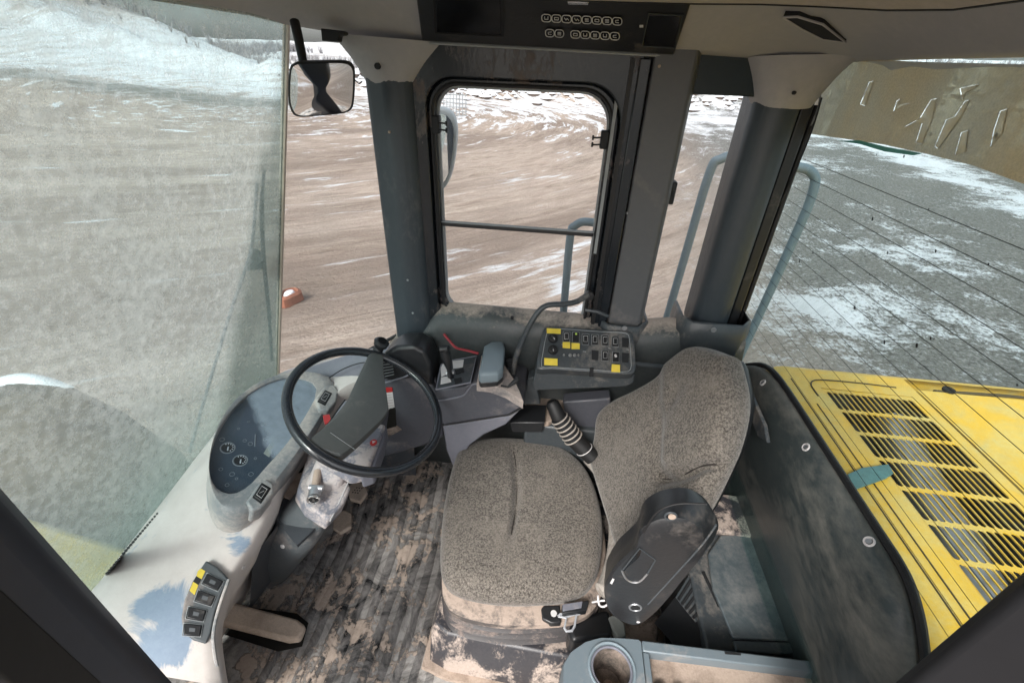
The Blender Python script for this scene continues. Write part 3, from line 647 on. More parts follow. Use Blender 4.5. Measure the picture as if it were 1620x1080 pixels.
struct(MB().tube([(x*.994, y*.994, z-.0015) for x, y, z in ring2], .0045, 6).build('headliner_groove', M['blackmat']))
struct(MB().box((-.80, -.02, 1.76), (.80, 1.34, 1.80)).build('roof', M['ceil'], bevel=.01))
# capitals that wrap over the pillar heads
b = MB(); b.loft([[(-.60, 1.235, 1.645), (-.575, 1.19, 1.645), (-.45, 1.165, 1.640), (-.33, 1.19, 1.636), (-.285, 1.24, 1.632)],
                  [(-.555, 1.24, 1.60), (-.54, 1.19, 1.60), (-.45, 1.168, 1.598), (-.365, 1.19, 1.596), (-.345, 1.24, 1.594)],
                  [(-.530, 1.245, 1.555), (-.515, 1.195, 1.552), (-.45, 1.170, 1.550), (-.395, 1.195, 1.550), (-.382, 1.245, 1.550)],
                  [(-.525, 1.25, 1.543), (-.51, 1.20, 1.540), (-.45, 1.178, 1.540), (-.40, 1.20, 1.540), (-.39, 1.25, 1.540)]])
struct(b.build('front_pillar_cover', M['trim'], sub=2))
b = MB(); b.loft([[(.37, 1.245, 1.628), (.385, 1.19, 1.632), (.47, 1.15, 1.636), (.56, 1.13, 1.640), (.595, 1.17, 1.64), (.598, 1.29, 1.64)],
                  [(.395, 1.25, 1.59), (.405, 1.19, 1.592), (.465, 1.168, 1.595), (.54, 1.175, 1.60), (.58, 1.22, 1.60), (.592, 1.28, 1.60)],
                  [(.412, 1.25, 1.55), (.42, 1.20, 1.548), (.462, 1.175, 1.546), (.52, 1.18, 1.546), (.556, 1.22, 1.55), (.565, 1.28, 1.55)],
                  [(.415, 1.25, 1.538), (.425, 1.205, 1.536), (.462, 1.182, 1.534), (.515, 1.187, 1.534), (.55, 1.22, 1.538), (.56, 1.28, 1.538)]])
struct(b.build('rear_pillar_cover', M['trim'], sub=2))
struct(MB().box((.262, 1.225, 1.553), (.43, 1.262, 1.70)).build('window_header', plain('header_dark_blue', (.012, .022, .03), .4), bevel=.004))
p = at(597, 105, Y=1.17); tag(MB().disc(p+Vector((0, .004, 0)), (0, -1, 0), .007, .006, 14).build('cover_clip', M['blackmat']), 'black clip in the grey cover of the front pillar', 'clip')
p = at(1256, 147, Y=1.17); tag(MB().disc(p+Vector((0, .002, 0)), (0, -1, 0), .004, .006, 10).build('cover_clip', M['blackmat']), 'tiny dark clip in the grey cover of the rear pillar', 'clip')

# side window: a black framed door window with rounded glass, a sliding crossbar and two catches
sw = thing('side_window', 'black framed side window with rounded corners and a crossbar', 'window', (-.12, WY, .8))
def frame_ring(outer, inner, y0, y1, name, mat, parent, bevel=.004):
    b = MB(); A = [(x, y0, z) for x, z in outer]; B = [(x, y0, z) for x, z in inner]; b.loft([[(x, y1, z) for x, z in outer], A, B, [(x, y1, z) for x, z in inner]], True)
    return b.build(name, mat, parent, bevel=bevel, seg=2)
inn = rrect(-.346, .912, .094, 1.548, [.06, .035, .075, .06], 8)
out = rrect(-.400, .80, .150, 1.632, .002, 8)
mid = rrect(-.366, .890, .118, 1.567, [.07, .045, .09, .07], 8)
frame_ring(out, mid, WY-.012, WY+.05, 'frame', M['frame'], sw)
frame_ring(mid, inn, WY+.004, WY+.045, 'inner_frame', M['frame'], sw, .006)
for r_ in (1, .0): pass
MB().tube([(x*1.0, WY+.002, z) for x, z in rrect(-.352, .906, .100, 1.554, [.06, .04, .078, .064], 8)]+[(-.352+.0, WY+.002, .966)], .0045, 6).build('seal', M['rubber'], sw)
frame_ring([(x, z) for x, z in rrect(-.3462, .9118, .0942, 1.5482, [.06, .035, .075, .06], 8)], [(x, z) for x, z in rrect(-.341, .917, .089, 1.543, [.057, .032, .072, .057], 8)], WY+.018, WY+.03, 'glazing_bead', M['paleline'], sw, 0)
glass_pane([(x, WY+.024, z) for x, z in inn], (0, .004, 0), 'glass', M['glass'], sw)
MB().box((-.350, WY+.012, 1.191), (.092, WY+.030, 1.203)).build('crossbar', M['black'], sw, bevel=.003)
MB().box((-.350, WY+.008, 1.2035), (.092, WY+.020, 1.2065)).build('crossbar_lip', M['paleline'], sw)
MB().box((.120, WY-.016, .81), (.130, WY-.011, 1.62)).build('stile_edge', M['rubber'], sw)
MB().box((.140, WY-.020, .81), (.166, WY-.010, 1.62)).build('stile', M['frame'], sw, bevel=.003)
MB().box((.098, WY-.006, 1.15), (.106, WY-.0, 1.54)).build('stile_edge', M['paleline'], sw)
for k, (px, py, s) in enumerate(((691, 196, 1), (956, 220, -1))):
    c = at(px, py, Y=WY+.01); ct = thing('window_catch', ['black catch on the left edge of the side window', 'black catch on the right edge of the side window'][k], 'catch', c, 'sliding window catches')
    MB().box(c-Vector((.010, .016, .022)), c+Vector((.010, .01, .020))).build('block', M['blackmat'], ct, bevel=.003)
    for dz in (.006, -.010):
        MB().tube([c+Vector((0, -.012, dz)), c+Vector((s*.018, -.016, dz-.002)), c+Vector((s*.030, -.014, dz-.003))], .0022, 6).build('finger', M['blackmat'], ct)
        MB().tube([c+Vector((s*.029, -.014, dz-.008)), c+Vector((s*.029, -.014, dz+.003))], .0028, 6).build('finger_tip', M['blackmat'], ct)
# grille of wires (a radiator guard far off through the upper left of the window)
gd = thing('yard_fence', 'small wire mesh panel standing far off beyond the side window', 'fence', at(717, 170, Y=14))
for u in range(9):
    a = at(697+u*5, 148, Y=14); c = at(697+u*5, 182, Y=14); MB().tube([a, c], .012, 4).build('wire', M['paleline'], gd, smooth=False)
for u in range(6):
    a = at(694, 149+u*6.5, Y=14); c = at(739, 151+u*6.5, Y=14); MB().tube([a, c], .012, 4).build('wire', M['paleline'], gd, smooth=False)
# small quarter pane ahead of the pillar and the pane between the pillars
q1 = thing('quarter_window', 'narrow clear pane between the windscreen edge and the front pillar', 'window', (-.75, 1.23, .7))
glass_pane([(-1.0, 1.232, .60), (-.46, 1.232, .60), (-.46, 1.232, 1.66), (-.705, 1.232, 1.66)], (0, .004, 0), 'glass', M['glass'], q1)
MB().tube([at(628, 530, Y=1.225), at(560, 566, Y=1.225), at(480, 600, Y=1.225)], .006, 8).build('seal', M['rubber'], q1)
q2 = thing('rear_side_pane', 'narrow clear pane between the middle and rear pillars', 'window', (.34, 1.25, .9))
glass_pane([(.26, 1.262, .90), (.43, 1.262, .90), (.43, 1.262, 1.60), (.26, 1.262, 1.60)], (0, .004, 0), 'glass', M['glass'], q2)
MB().box((.276, 1.272, 1.285), (.30, 1.31, 1.345)).build('outer_bracket', M['blackmat'], q2, bevel=.004)
MB().box((.272, 1.272, 1.20), (.28, 1.30, 1.225)).build('outer_clip', M['blackmat'], q2)
# windscreen
wsn = thing('windscreen', 'large dirty teal tinted windscreen leaning outward at its foot', 'windscreen', (-.9, .7, .6))
def wsp(y, z): return Vector((-.7-.287*(1.665-z), y, z))
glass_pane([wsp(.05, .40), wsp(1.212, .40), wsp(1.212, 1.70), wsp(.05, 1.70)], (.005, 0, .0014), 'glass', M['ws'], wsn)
MB().loft([[wsp(1.212, .45)+Vector((dx, dy, 0)) for dx, dy in ((-.004, 0), (.010, 0), (.010, .008), (-.004, .008))], [wsp(1.212, 1.675)+Vector((dx, dy, 0)) for dx, dy in ((-.004, 0), (.010, 0), (.010, .008), (-.004, .008))]], True, True).build('glass_edge', plain('glass_edge_cream', (.50, .43, .35), .5), wsn)
MB().loft([[wsp(1.2205, .45)+Vector((dx, dy, 0)) for dx, dy in ((-.004, 0), (.008, 0), (.008, .004), (-.004, .004))], [wsp(1.2205, 1.675)+Vector((dx, dy, 0)) for dx, dy in ((-.004, 0), (.008, 0), (.008, .004), (-.004, .004))]], True, True).build('seal', plain('seal_brown', (.12, .09, .07), .7), wsn)

wq = thing('added_wiper', 'dark wiper shape added for the pillar reflection along the right edge of the windscreen', 'wiper', ws(300, 715, -.03))  # added wiper, drawn along the dark lines of the pillar's reflection
MB().tube(spline([ws(418, 268, -.03), ws(414, 330, -.028), ws(418, 420, -.026), ws(426, 500, -.026), ws(430, 570, -.028)], 5), [.004]*4+[.006]*12+[.005]*5, 8).build('added_blade', M['rubber'], wq)
MB().tube(spline([ws(407, 290, -.034), ws(399, 385, -.036), ws(387, 430, -.036), ws(366, 490, -.036), ws(345, 560, -.036), ws(318, 650, -.034), ws(300, 715, -.03)], 5), .0045, 8).build('arm', M['slate'], wq)  # arm of the added wiper, along the pillar's reflection
MB().prism([ws(400, 392, -.03), ws(420, 400, -.03), ws(422, 425, -.03), ws(394, 428, -.03)], (-.006, 0, 0)).build('bracket', M['slate'], wq)

# overhead display panel set in the headliner
dp = thing('overhead_display_panel', 'black overhead panel with two dark screens and rows of small buttons', 'control panel', (-.07, 1.16, 1.66))
def op(px, py, off=0):               # sloping plane of the panel
    return pl(px, py, (0, 1.195, 1.638), (0, -.62, -.78)) + Vector((0, -.62, -.78)).normalized()*off
def opp(pts, name, mat, off, th, parent=dp, bevel=.001):
    return MB().prism([op(*p, off) for p in pts], Vector((0, -.62, -.78)).normalized()*th).build(name, mat, parent, bevel=bevel)
opp([(656, -30), (1098, -12), (1066, 84), (668, 62)], 'housing', M['black'], -.01, .016, bevel=.003)
opp([(690, -20), (792, -16), (793, 50), (692, 46)], 'screen', M['screen'], .0065, .002)
MB().tube([op(x, y, .008) for x, y in ((686, -20), (689, 47), (797, 53), (797, -16))], .0016, 6).build('screen_rim', M['rubber'], dp)
opp([(1027, 18), (1078, 20), (1066, 69), (1018, 66)], 'screen', M['screen'], .0065, .002)
MB().tube([op(x, y, .008) for x, y in ((1027, 16), (1080, 19), (1069, 71), (1016, 68), (1027, 16))], .0014, 6).build('screen_rim', plain('dim_rim', (.05, .06, .06), .5), dp)
def pill(x0, y0, x1, y1, kinds):
    h = (y1-y0)/2
    n = len(kinds); wd = (x1-x0)/n
    for i, kd in enumerate(kinds):
        if kd == ' ': continue
        cx, cyy = x0+(i+.5)*wd, (y0+y1)/2 + (i+.5)*wd*.045
        o = [op(cx+u, cyy+v*1.0+u*.045, .0078) for u, v in rrect(-wd*.46, -h, wd*.46, h, h*.75, 3)]
        btn = MB().prism(o, Vector((0, -.62, -.78)).normalized()*.0012).build('button', M['screen'], dp)
        MB().tube([p+Vector((0, -.62, -.78)).normalized()*.0018 for p in o+[o[0]]], .0010, 4).build('outline', M['white'], btn, smooth=False)
        for (a, c) in {'o': [((-.35,-.3),(.35,-.3)), ((.35,-.3),(.35,.35)), ((.35,.35),(-.35,.35)), ((-.35,.35),(-.35,-.3))], 'c': [((.3,-.35),(-.3,-.2)), ((-.3,-.2),(-.3,.3)), ((-.3,.3),(.3,.35))], 'w': [((-.4,-.3),(-.1,.3)), ((-.1,.3),(.1,-.2)), ((.1,-.2),(.4,.3))], 'e': [((-.35,-.3),(.35,-.3)), ((-.35,0),(.35,0)), ((-.35,.35),(.35,.35))], 'u': [((-.3,-.4),(-.3,.3)), ((-.3,.3),(.3,.3)), ((.3,.3),(.3,-.4))]}[kd]:
            MB().tube([op(cx+a[0]*wd*.55, cyy+a[1]*h+a[0]*wd*.03, .0098), op(cx+c[0]*wd*.55, cyy+c[1]*h+c[0]*wd*.03, .0098)], .0007, 4).build('mark', M['white'], btn, smooth=False)
pill(857, 16, 985, 28, 'uowweoec'); pill(863, 40, 893, 52, 'ce'); pill(903, 42, 981, 54, 'oueuc')
opp([(1012, 35), (1018, 35), (1018, 39), (1012, 39)], 'indicator', M['white'], .0065, .001)
opp([(898, -3), (932, -2), (931, 3), (899, 2)], 'latch', M['chrome'], .0065, .002)
MB().tube([op(662, 66, .002), op(1068, 88, .002)], .0035, 6).build('lower_lip', M['paleline'], dp)
# headliner details
nn = on(hl, 1290, 45)[1]; c00 = on(hl, 1290, 45)[0]
p0 = [pl(*q, c00+nn*.011, nn) for q in ((1239, 27), (1262, 26), (1302, 38), (1338, 66), (1302, 62), (1270, 46))]
vt = thing('ceiling_vent', 'dark slanting air slot in the rear corner of the headliner', 'air vent', p0[0])
cm = sum(p0, Vector())/6
MB().face([p+nn*.0012 for p in p0]).loft([[p+nn*.0012 for p in p0], [p-nn*.03 for p in p0]], True).build('slot', M['blackmat'], vt, smooth=False)
MB().tube([p+nn*.001 for p in p0]+[p0[0]+nn*.001], .0022, 6).build('rim', M['trim'], vt)
cp = at(1556, 44, Z=1.688); cl = thing('coat_hook', 'small round dark fitting under the ceiling at the upper right', 'fitting', cp)
MB().disc(cp+Vector((0, 0, .012)), (0, 0, -1), .022, .014, 18, .018).build('base', plain('brown_fitting', (.08, .05, .03), .5), cl); MB().disc(cp+Vector((.004, -.02, .004)), (0, 0, -1), .006, .008, 10).build('lamp', M['white_sticker'], cl)
# sun strip on the rear glass, its lettering seen from behind
ss = thing('rear_sun_strip', 'brownish mesh sun strip with reversed pale lettering across the top of the rear window', 'sun strip', (.6, .8, 1.45))
def rg(px, py, dx=-.0035): return at(px, py, X=RX+dx)
sp_pts = [(1255, 208), (1275, 150), (1305, 110), (1345, 93), (1500, 100), (1700, 104), None, (1620, 291), (1540, 262), (1460, 242), (1400, 229), (1352, 222)]
letters = ([(1474, 158), (1484, 156), (1476, 190), (1460, 228), (1450, 226), (1460, 195), (1432, 201), (1456, 188)], [(1528, 160), (1536, 158), (1522, 186), (1486, 236), (1480, 232), (1498, 190), (1512, 184)],
            [(1584, 176), (1596, 172), (1588, 210), (1568, 234), (1574, 205)], [(1522, 210), (1534, 206), (1530, 240), (1512, 246)], [(1420, 160), (1426, 156), (1424, 166), (1442, 164), (1426, 170), (1414, 178)],
            [(1376, 130), (1384, 128), (1370, 168), (1362, 165)], [(1520, 140), (1552, 133), (1544, 140), (1530, 146), (1524, 160)])
zq = rg(1620, 291).z
SPP = []
for p in sp_pts: SPP += [rg(*p)] if p else [Vector((RX-.0035, .12, 1.625)), Vector((RX-.0035, .12, zq-.05)), Vector((RX-.0035, .45, zq-.03))]
film = MB().prism(SPP, (-.0008, 0, 0)).build('film', M['strip'], ss, smooth=False)
cut = MB()
for pts in letters: cut.prism([rg(*p, -.002) for p in pts], (-.004, 0, 0))
co = cut.build('cutter', M['strip'], smooth=False); md = film.modifiers.new('cut', 'BOOLEAN'); md.object = co; md.operation = 'DIFFERENCE'; md.solver = 'EXACT'
bpy.context.view_layer.update()
nm = bpy.data.meshes.new_from_object(film.evaluated_get(bpy.context.evaluated_depsgraph_get())); film.modifiers.clear(); film.data = nm; bpy.data.objects.remove(co)
let_mat = glass('pale_letter_film', (.85, .85, .83), (.60, .55, .47), lambda t: (ramp(t, noise_n(t, coords(t), 40, 5), [(.35, .70), (.65, .92)]), None), .0, 1.0)
for pts in letters:
    cc_ = sum((rg(*p) for p in pts), Vector())/len(pts)
    MB().prism([cc_+(rg(*p)-cc_)*.99 for p in pts], (-.0006, 0, 0)).build('letter', let_mat, ss, smooth=False)
MB().prism([rg(*p, -.0048) for p in ((1372, 97), (1500, 99), (1700, 104), (1700, 108), (1560, 106), (1480, 110), (1440, 105), (1410, 112), (1398, 104))], (-.0004, 0, 0)).build('snow_rim', glass('rim_snow', (.9,.9,.9), (.75,.78,.8), lambda t: (.8, None), .0), ss, smooth=False)
MB().prism([rg(*p, -.0046) for p in ((1325, 223), (1360, 222), (1400, 232), (1460, 243), (1445, 246), (1400, 240), (1360, 228))], (-.0004, 0, 0)).build('green_edge', plain('teal_film_edge', (.12, .42, .36), .5), ss, smooth=False)
random.seed(11)
b = MB()
for k in range(46):
    px, py = random.uniform(1210, 1640), random.uniform(120, 620)
    if px < 1300 - (py-165)*.36 + 40 or (px-1215)*1.3+600 < py: continue
    s = random.choice((1, 1, 1.3, 1.8, 2.6)); c = rg(px, py, -.002); a = random.uniform(-.5, .5)
    b.prism([c + Vector((0, .0009*s*math.cos(q)*(1-.2*a)+.0006*s*math.sin(q), .0014*s*math.sin(q))) for q in (k2/8*2*PI for k2 in range(8))], (-.0005, 0, 0))
tag(b.build('mud_specks', M['blackmat'], smooth=False), 'scattered dark mud specks on the rear window', 'specks', kind='stuff')
cb = spline([at(1300, 155, X=.575), at(1285, 205, X=.572), at(1262, 262, X=.57), at(1240, 310, X=.566), at(1220, 345, X=.562)], 6)
tag(MB().tube(cb, .0018, 6).build('cable', M['blackmat']), 'thin black cable hanging beside the rear pillar', 'cable')
tag(MB().tube(spline([at(1298, 150, X=.575), at(1293, 175, X=.578), at(1275, 215, X=.578), at(1262, 240, X=.578)], 6), .0022, 6).build('wire_loop', M['paleline']), 'pale wire hanging from the headliner beside the black cable', 'wire')

# ================================================================== INSIDE THE CAB
def proj(P):
    q = Vector(P)-EYE; z = q.dot(FW); return Vector((810+FOC*q.dot(RT)/z, 540-FOC*q.dot(UP)/z))
def seg_d(p, line):
    best = 1e9
    for a, b in zip(line, line[1:]):
        a = Vector(a); b = Vector(b); ab = b-a; t = max(0, min(1, (p-a).dot(ab)/ab.length_squared)); best = min(best, (p-a-ab*t).length)
    return best
def sstep(a, b, x): t = max(0, min(1, (x-a)/(b-a))); return t*t*(3-2*t)

# ---- floor mat with long ribs
fm = thing('floor_mat', 'mud caked ribbed rubber mat covering the cab floor', 'floor mat', (-.5, .8, FZ))
b = MB(); gx = [-1.08+i*.0125 for i in range(150)]; gy = [-.1+j*.02 for j in range(72)]
def mat_h(x, y): return FZ + .004*noise.noise(Vector((x*9, y*5, 0))) + .0035*noise.noise(Vector((x*30, y*18, 4)))
b.loft([[(x, y, mat_h(x, y)) for x in gx] for y in gy]); b.build('mat_sheet', M['floor'], fm)
for k in range(11):
    x0 = -.71+k*.046
    path = []
    for j in range(34):
        y = .02+j*.04; bend = -.16*sstep(.8, 1.35, y)*(1-k/16) - .02*sstep(.5, .1, y) + .004*noise.noise(Vector((k*2., y*6, 7)))
        path.append((x0+bend*(.5), y))
    bb = MB(); hgt = .0042
    bb.loft([[(x-.0145, y, mat_h(x, y)-.001), (x-.008, y, mat_h(x, y)+hgt), (x+.008, y, mat_h(x, y)+hgt), (x+.0145, y, mat_h(x, y)-.001)] for x, y in path])
    bb.build('rubber_rib', M['rib'], fm, angle=80)

# ---- dashboard: curved shell between windscreen foot and the driver
db = thing('dashboard', 'curved dusty dashboard along the foot of the windscreen with an oval instrument cluster', 'dashboard', (-.85, .8, FZ))
A = [at(640, 548, Y=1.21), at(560, 566, Y=1.21), ws(470, 583), ws(433, 596), ws(380, 632), ws(330, 696), ws(270, 774), ws(235, 819), ws(165, 908), ws(140, 938), ws(100, 990), ws(50, 1060)]
A = [p+Vector((.006, 0, .004)) for p in A]
Cc = [at(660, 585, Z=.70), at(600, 590, Z=.70), at(545, 612, Z=.69), at(520, 640, Z=.665), at(480, 690, Z=.64), at(445, 745, Z=.615), at(432, 785, Z=.59), at(402, 840, Z=.56), at(368, 895, Z=.53), at(352, 925, Z=.515), at(338, 990, Z=.49), at(350, 1085, Z=.45)]
A2, C2 = spline(A, 6), spline(Cc, 6)
rows = []
NB = 12
for a, c in zip(A2, C2):
    r = []
    for j in range(NB+1):
        t = j/NB; p = a.lerp(c, t); p.z += .040*math.sin(PI*min(1, t**.8)) ; r.append(p)
    d = (c-a); d.z = 0; d.normalize()
    for dx, dz in ((.006, -.012), (.004, -.05), (-.03, -.13), (-.10, -.22), (-.16, -.40)): r.append(c+d*dx+Vector((0, 0, dz)))
    rows.append(r)
bsh = MB().loft(rows); dash = bsh.build('shell', M['dash'], db, angle=60)
# lower front closing panel
und = MB().loft([[p+Vector((0, 0, -.01)) for p in A2], [Vector((p.x-.02, p.y, FZ)) for p in A2]]).build('front_panel', M['dash_dark'], db)
# air slots beside the glass
for k in range(22):
    u = k/21; px, py = 166+(247-166)*u, 906+(812-906)*u
    s = 1-.45*u
    q = [on(dash, px+a*s, py+b_*s) for a, b_ in ((0, 0), (5, -3), (6.5, 1), (1.5, 4))]
    n = q[0][1]; MB().prism([x[0]+n*.0004 for x in q], n*.0008).build('air_slot', M['blackmat'], db, smooth=False)
# cluster plane
PO, PN = at(425, 700, Z=.685), Vector((.42, -.05, .90)).normalized()
def cp_(px, py, off=0): return pl(px, py, PO, PN)+PN*off
clu = thing('instrument_cluster', 'oval instrument cluster with dark glossy lens and two round gauges', 'instrument cluster', PO)
outer_px = spline([(*p, 0) for p in ((530, 600), (500, 588), (455, 590), (405, 607), (365, 640), (340, 685), (330, 735), (335, 780), (352, 808), (385, 812), (412, 795), (440, 765), (480, 710), (515, 655), (534, 625))], 5, True)
inner_px = spline([(*p, 0) for p in ((497, 607), (470, 598), (435, 602), (395, 622), (360, 658), (338, 700), (331, 740), (340, 770), (365, 782), (392, 770), (420, 740), (455, 700), (485, 655), (500, 625))], 5, True)
# resample both to matching counts by angle about a centre
def resamp(px, n=64, c=(420, 695)):
    out = []
    for k in range(n):
        a = 2*PI*k/n; best = None; d = Vector((math.cos(a), math.sin(a)))
        for i in range(len(px)):
            p = Vector((px[i].x-c[0], px[i].y-c[1])); q = Vector((px[(i+1) % len(px)].x-c[0], px[(i+1) % len(px)].y-c[1]))
            e = q-p; den = d.x*e.y-d.y*e.x
            if abs(den) < 1e-9: continue
            t = (p.x*e.y-p.y*e.x)/den; u = (p.x*d.y-p.y*d.x)/den
            if t > 0 and -1e-6 <= u <= 1+1e-6: best = t if best is None else max(best, t)
        out.append((c[0]+d.x*(best or 0), c[1]+d.y*(best or 0)))
    return out
OP, IP = resamp(outer_px), resamp(inner_px)
rowz = [[cp_(*p, -.10) for p in OP], [cp_(*p, -.02) for p in OP], [cp_(o[0]*.93+i[0]*.07, o[1]*.93+i[1]*.07, -.002) for o, i in zip(OP, IP)], [cp_(o[0]*.8+i[0]*.2, o[1]*.8+i[1]*.2, .006) for o, i in zip(OP, IP)], [cp_(o[0]*.45+i[0]*.55, o[1]*.45+i[1]*.55, .006) for o, i in zip(OP, IP)], [cp_(*i, .002) for i in IP], [cp_(*i, -.018) for i in IP]]
MB().loft(rowz, True).build('bezel', M['bezel'], clu, angle=50)
face = MB().face([cp_(*i, -.016) for i in IP]).build('dial_face', plain('dial_face', (.045, .068, .095), .35, bumpy=0), clu, smooth=False)
def lens_mat():
    mt, t, bs = new_mat('cluster_lens'); t.nodes.clear(); out = N(t, 'ShaderNodeOutputMaterial')
    tr = N(t, 'ShaderNodeBsdfTransparent'); tr.inputs[0].default_value = (.93, .95, .97, 1); gl = N(t, 'ShaderNodeBsdfGlossy'); gl.inputs['Roughness'].default_value = .06
    df = N(t, 'ShaderNodeBsdfDiffuse'); df.inputs[0].default_value = (.42, .5, .58, 1)
    fr = N(t, 'ShaderNodeFresnel'); fr.inputs[0].default_value = 1.7; m1 = N(t, 'ShaderNodeMixShader'); geo = N(t, 'ShaderNodeNewGeometry'); t.links.new(math_n(t, 'MULTIPLY', fr.outputs[0], math_n(t, 'SUBTRACT', 1.0, geo.outputs['Backfacing'])), m1.inputs[0]); t.links.new(tr.outputs[0], m1.inputs[1]); t.links.new(gl.outputs[0], m1.inputs[2])
    m2 = N(t, 'ShaderNodeMixShader'); c = N(t, 'ShaderNodeTexCoord'); sp = N(t, 'ShaderNodeSeparateXYZ'); t.links.new(c.outputs['Object'], sp.inputs[0])
    v = coords(t); n = noise_n(t, v, 30, 5)
    pa, pb = cp_(395, 650), cp_(440, 760)         # sky reflection painted as a pale blue half of the lens
    dirv = (pb-pa); side = Vector((dirv.y, -dirv.x, 0)).normalized()
    if side.dot(cp_(480, 640)-pa) < 0: side = -side
    s = math_n(t, 'ADD', math_n(t, 'MULTIPLY', math_n(t, 'SUBTRACT', sp.outputs[0], pa.x), side.x), math_n(t, 'MULTIPLY', math_n(t, 'SUBTRACT', sp.outputs[1], pa.y), side.y))
    s = math_n(t, 'ADD', s, math_n(t, 'MULTIPLY', math_n(t, 'SUBTRACT', n, .5), .03))
    f = ramp(t, s, [(-0.0, .02), (.022, .55)]) ; f = math_n(t, 'MULTIPLY', f, ramp(t, n, [(.3, .7), (.7, 1)]))
    t.links.new(f, m2.inputs[0]); t.links.new(m1.outputs[0], m2.inputs[1]); t.links.new(df.outputs[0], m2.inputs[2]); t.links.new(m2.outputs[0], out.inputs[0]); return mt
MB().prism([cp_(*i, -.006) for i in IP], PN*.002).build('lens', lens_mat(), clu, smooth=False)
for cx, cyy in ((361, 703), (381, 723)):
    c = cp_(cx, cyy, -.0155); g = MB().ring(c, PN, .0165, .0016, 28, 6).build('gauge', M['paleline'], clu)
    MB().disc(c, PN, .014, .0012, 24).build('gauge_disc', plain('gauge_black', (.006, .007, .009), .4), g)
    MB().tube([c+PN*.002+Vector((.0, .002, 0)), c+PN*.002+Vector((.006, -.009, 0))], .0018, 5).build('needle', M['bright'], g)
    e1 = PN.orthogonal().normalized(); e2 = PN.cross(e1)
    for q in range(7):
        a = q*.5-1.2; MB().tube([c+PN*.002+(e1*math.cos(a)+e2*math.sin(a))*.0105, c+PN*.002+(e1*math.cos(a)+e2*math.sin(a))*.013], .0013, 4).build('tick', M['bright'], g, smooth=False)
b = MB()
for k, (px, py) in enumerate(((378, 673), (388, 692), (397, 697), (394, 662), (350, 737), (368, 745), (375, 752), (360, 762), (398, 745), (405, 720), (420, 690), (352, 690), (416, 668))):
    b.ring(cp_(px, py, -.0145), PN, .0030+.0013*(k % 3), .0006, 12, 4)
b.tube([cp_(405, 682, -.0145), cp_(404, 701, -.0145)], .0012, 5); b.build('symbol_print', M['paleline'], clu, smooth=False).__setitem__('kind', 'stuff')
MB().prism([cp_(*p, -.0155) for p in ((418, 712), (436, 682), (444, 688), (427, 718))], PN*.001).build('hour_meter', plain('lcd_pale', (.45, .46, .38), .4), clu)
# switch pods at both ends of the cluster's driver side
def pod(pts, sw_pts, lift=.022):
    P = [cp_(*p, -.05) for p in pts]; o = MB().prism(P, PN*(.05+lift)).build('switch_pod', M['bezel'], clu, bevel=.006, seg=3)
    S = [cp_(*p, lift-.001) for p in sw_pts]; c = sum(S, Vector())/len(S)
    MB().prism([c+(p-c)*1.25 for p in S], PN*.0018).build('switch_recess', M['blackmat'], o, bevel=.001)
    s = MB().prism(S, PN*.005).build('rocker_switch', M['black'], o, bevel=.0015)
    o2 = [c+(p-c)*.7+PN*.0062 for p in S]; MB().tube(o2+[o2[0]], .0006, 4).build('switch_mark', M['white'], o, smooth=False)
    MB().tube([c+PN*.0062+(S[0]-c)*.3, c+PN*.0062+(S[2]-c)*.3], .0006, 4).build('switch_mark', M['white'], o, smooth=False)
pod([(497, 636), (512, 616), (525, 614), (534, 624), (530, 642), (517, 656), (503, 655)], [(502, 641), (512, 626), (521, 630), (512, 646)])
pod([(388, 797), (408, 768), (420, 760), (432, 768), (433, 782), (414, 806), (398, 812)], [(401, 789), (413, 770), (425, 777), (412, 797)], .012)
# left lower switch bank on the shell
sb = thing('switch_bank', 'curved bank of four rocker switches low on the dashboard with a yellow and black sticker', 'switch panel', on(dash, 318, 950)[0])
frame_pts = [(326, 886), (345, 897), (362, 915), (350, 940), (340, 970), (334, 1000), (326, 1018), (306, 1012), (290, 1001), (287, 975), (292, 948), (305, 918)]
q = [on(dash, *p) for p in frame_pts]; c0 = sum((x[0] for x in q), Vector())/len(q); n0 = sum((x[1] for x in q), Vector()).normalized()
print('bank n', n0, c0)
n0 = Vector((.38, -.25, .89)).normalized(); c0 = on(dash, 322, 950)[0]+n0*.014
def bk(px, py, off=0): return pl(px, py, c0, n0)+n0*off
MB().prism([bk(*p, -.06) for p in frame_pts], n0*.062).build('housing', M['col_low'], sb, bevel=.004, seg=3)
for k, (px, py) in enumerate(((337, 921), (325, 946), (311, 971), (305, 996))):
    a = .42-.12*k; e = [(-13, -9), (14, -8), (12, 9), (-14, 9)]
    P = [bk(px+x*math.cos(a)-y*math.sin(a), py+x*math.sin(a)+y*math.cos(a), .002) for x, y in e]
    s = MB().prism(P, n0*.005).build('rocker_switch', M['black'], sb, bevel=.0015)
    c = sum(P, Vector())/4; MB().tube([c+(p-c)*1.12+n0*.001 for p in P+[P[0]]], .0011, 5).build('switch_rim', M['paleline'], sb)
    MB().prism([c+(p-c)*.35+n0*.0052 for p in P], n0*.0006).build('switch_mark', plain('dim_mark', (.1, .11, .12), .5), sb)
for pts, m_ in (([(313, 903), (318, 899), (325, 903), (319, 916), (311, 911)], 'yellow_sticker'), ([(311, 911), (319, 916), (314, 925), (306, 920)], 'blackmat'), ([(306, 920), (314, 925), (308, 941), (300, 934)], 'yellow_sticker')):
    MB().prism([bk(*p, .002) for p in pts], n0*.0008).build('sticker', M[m_], sb, smooth=False)
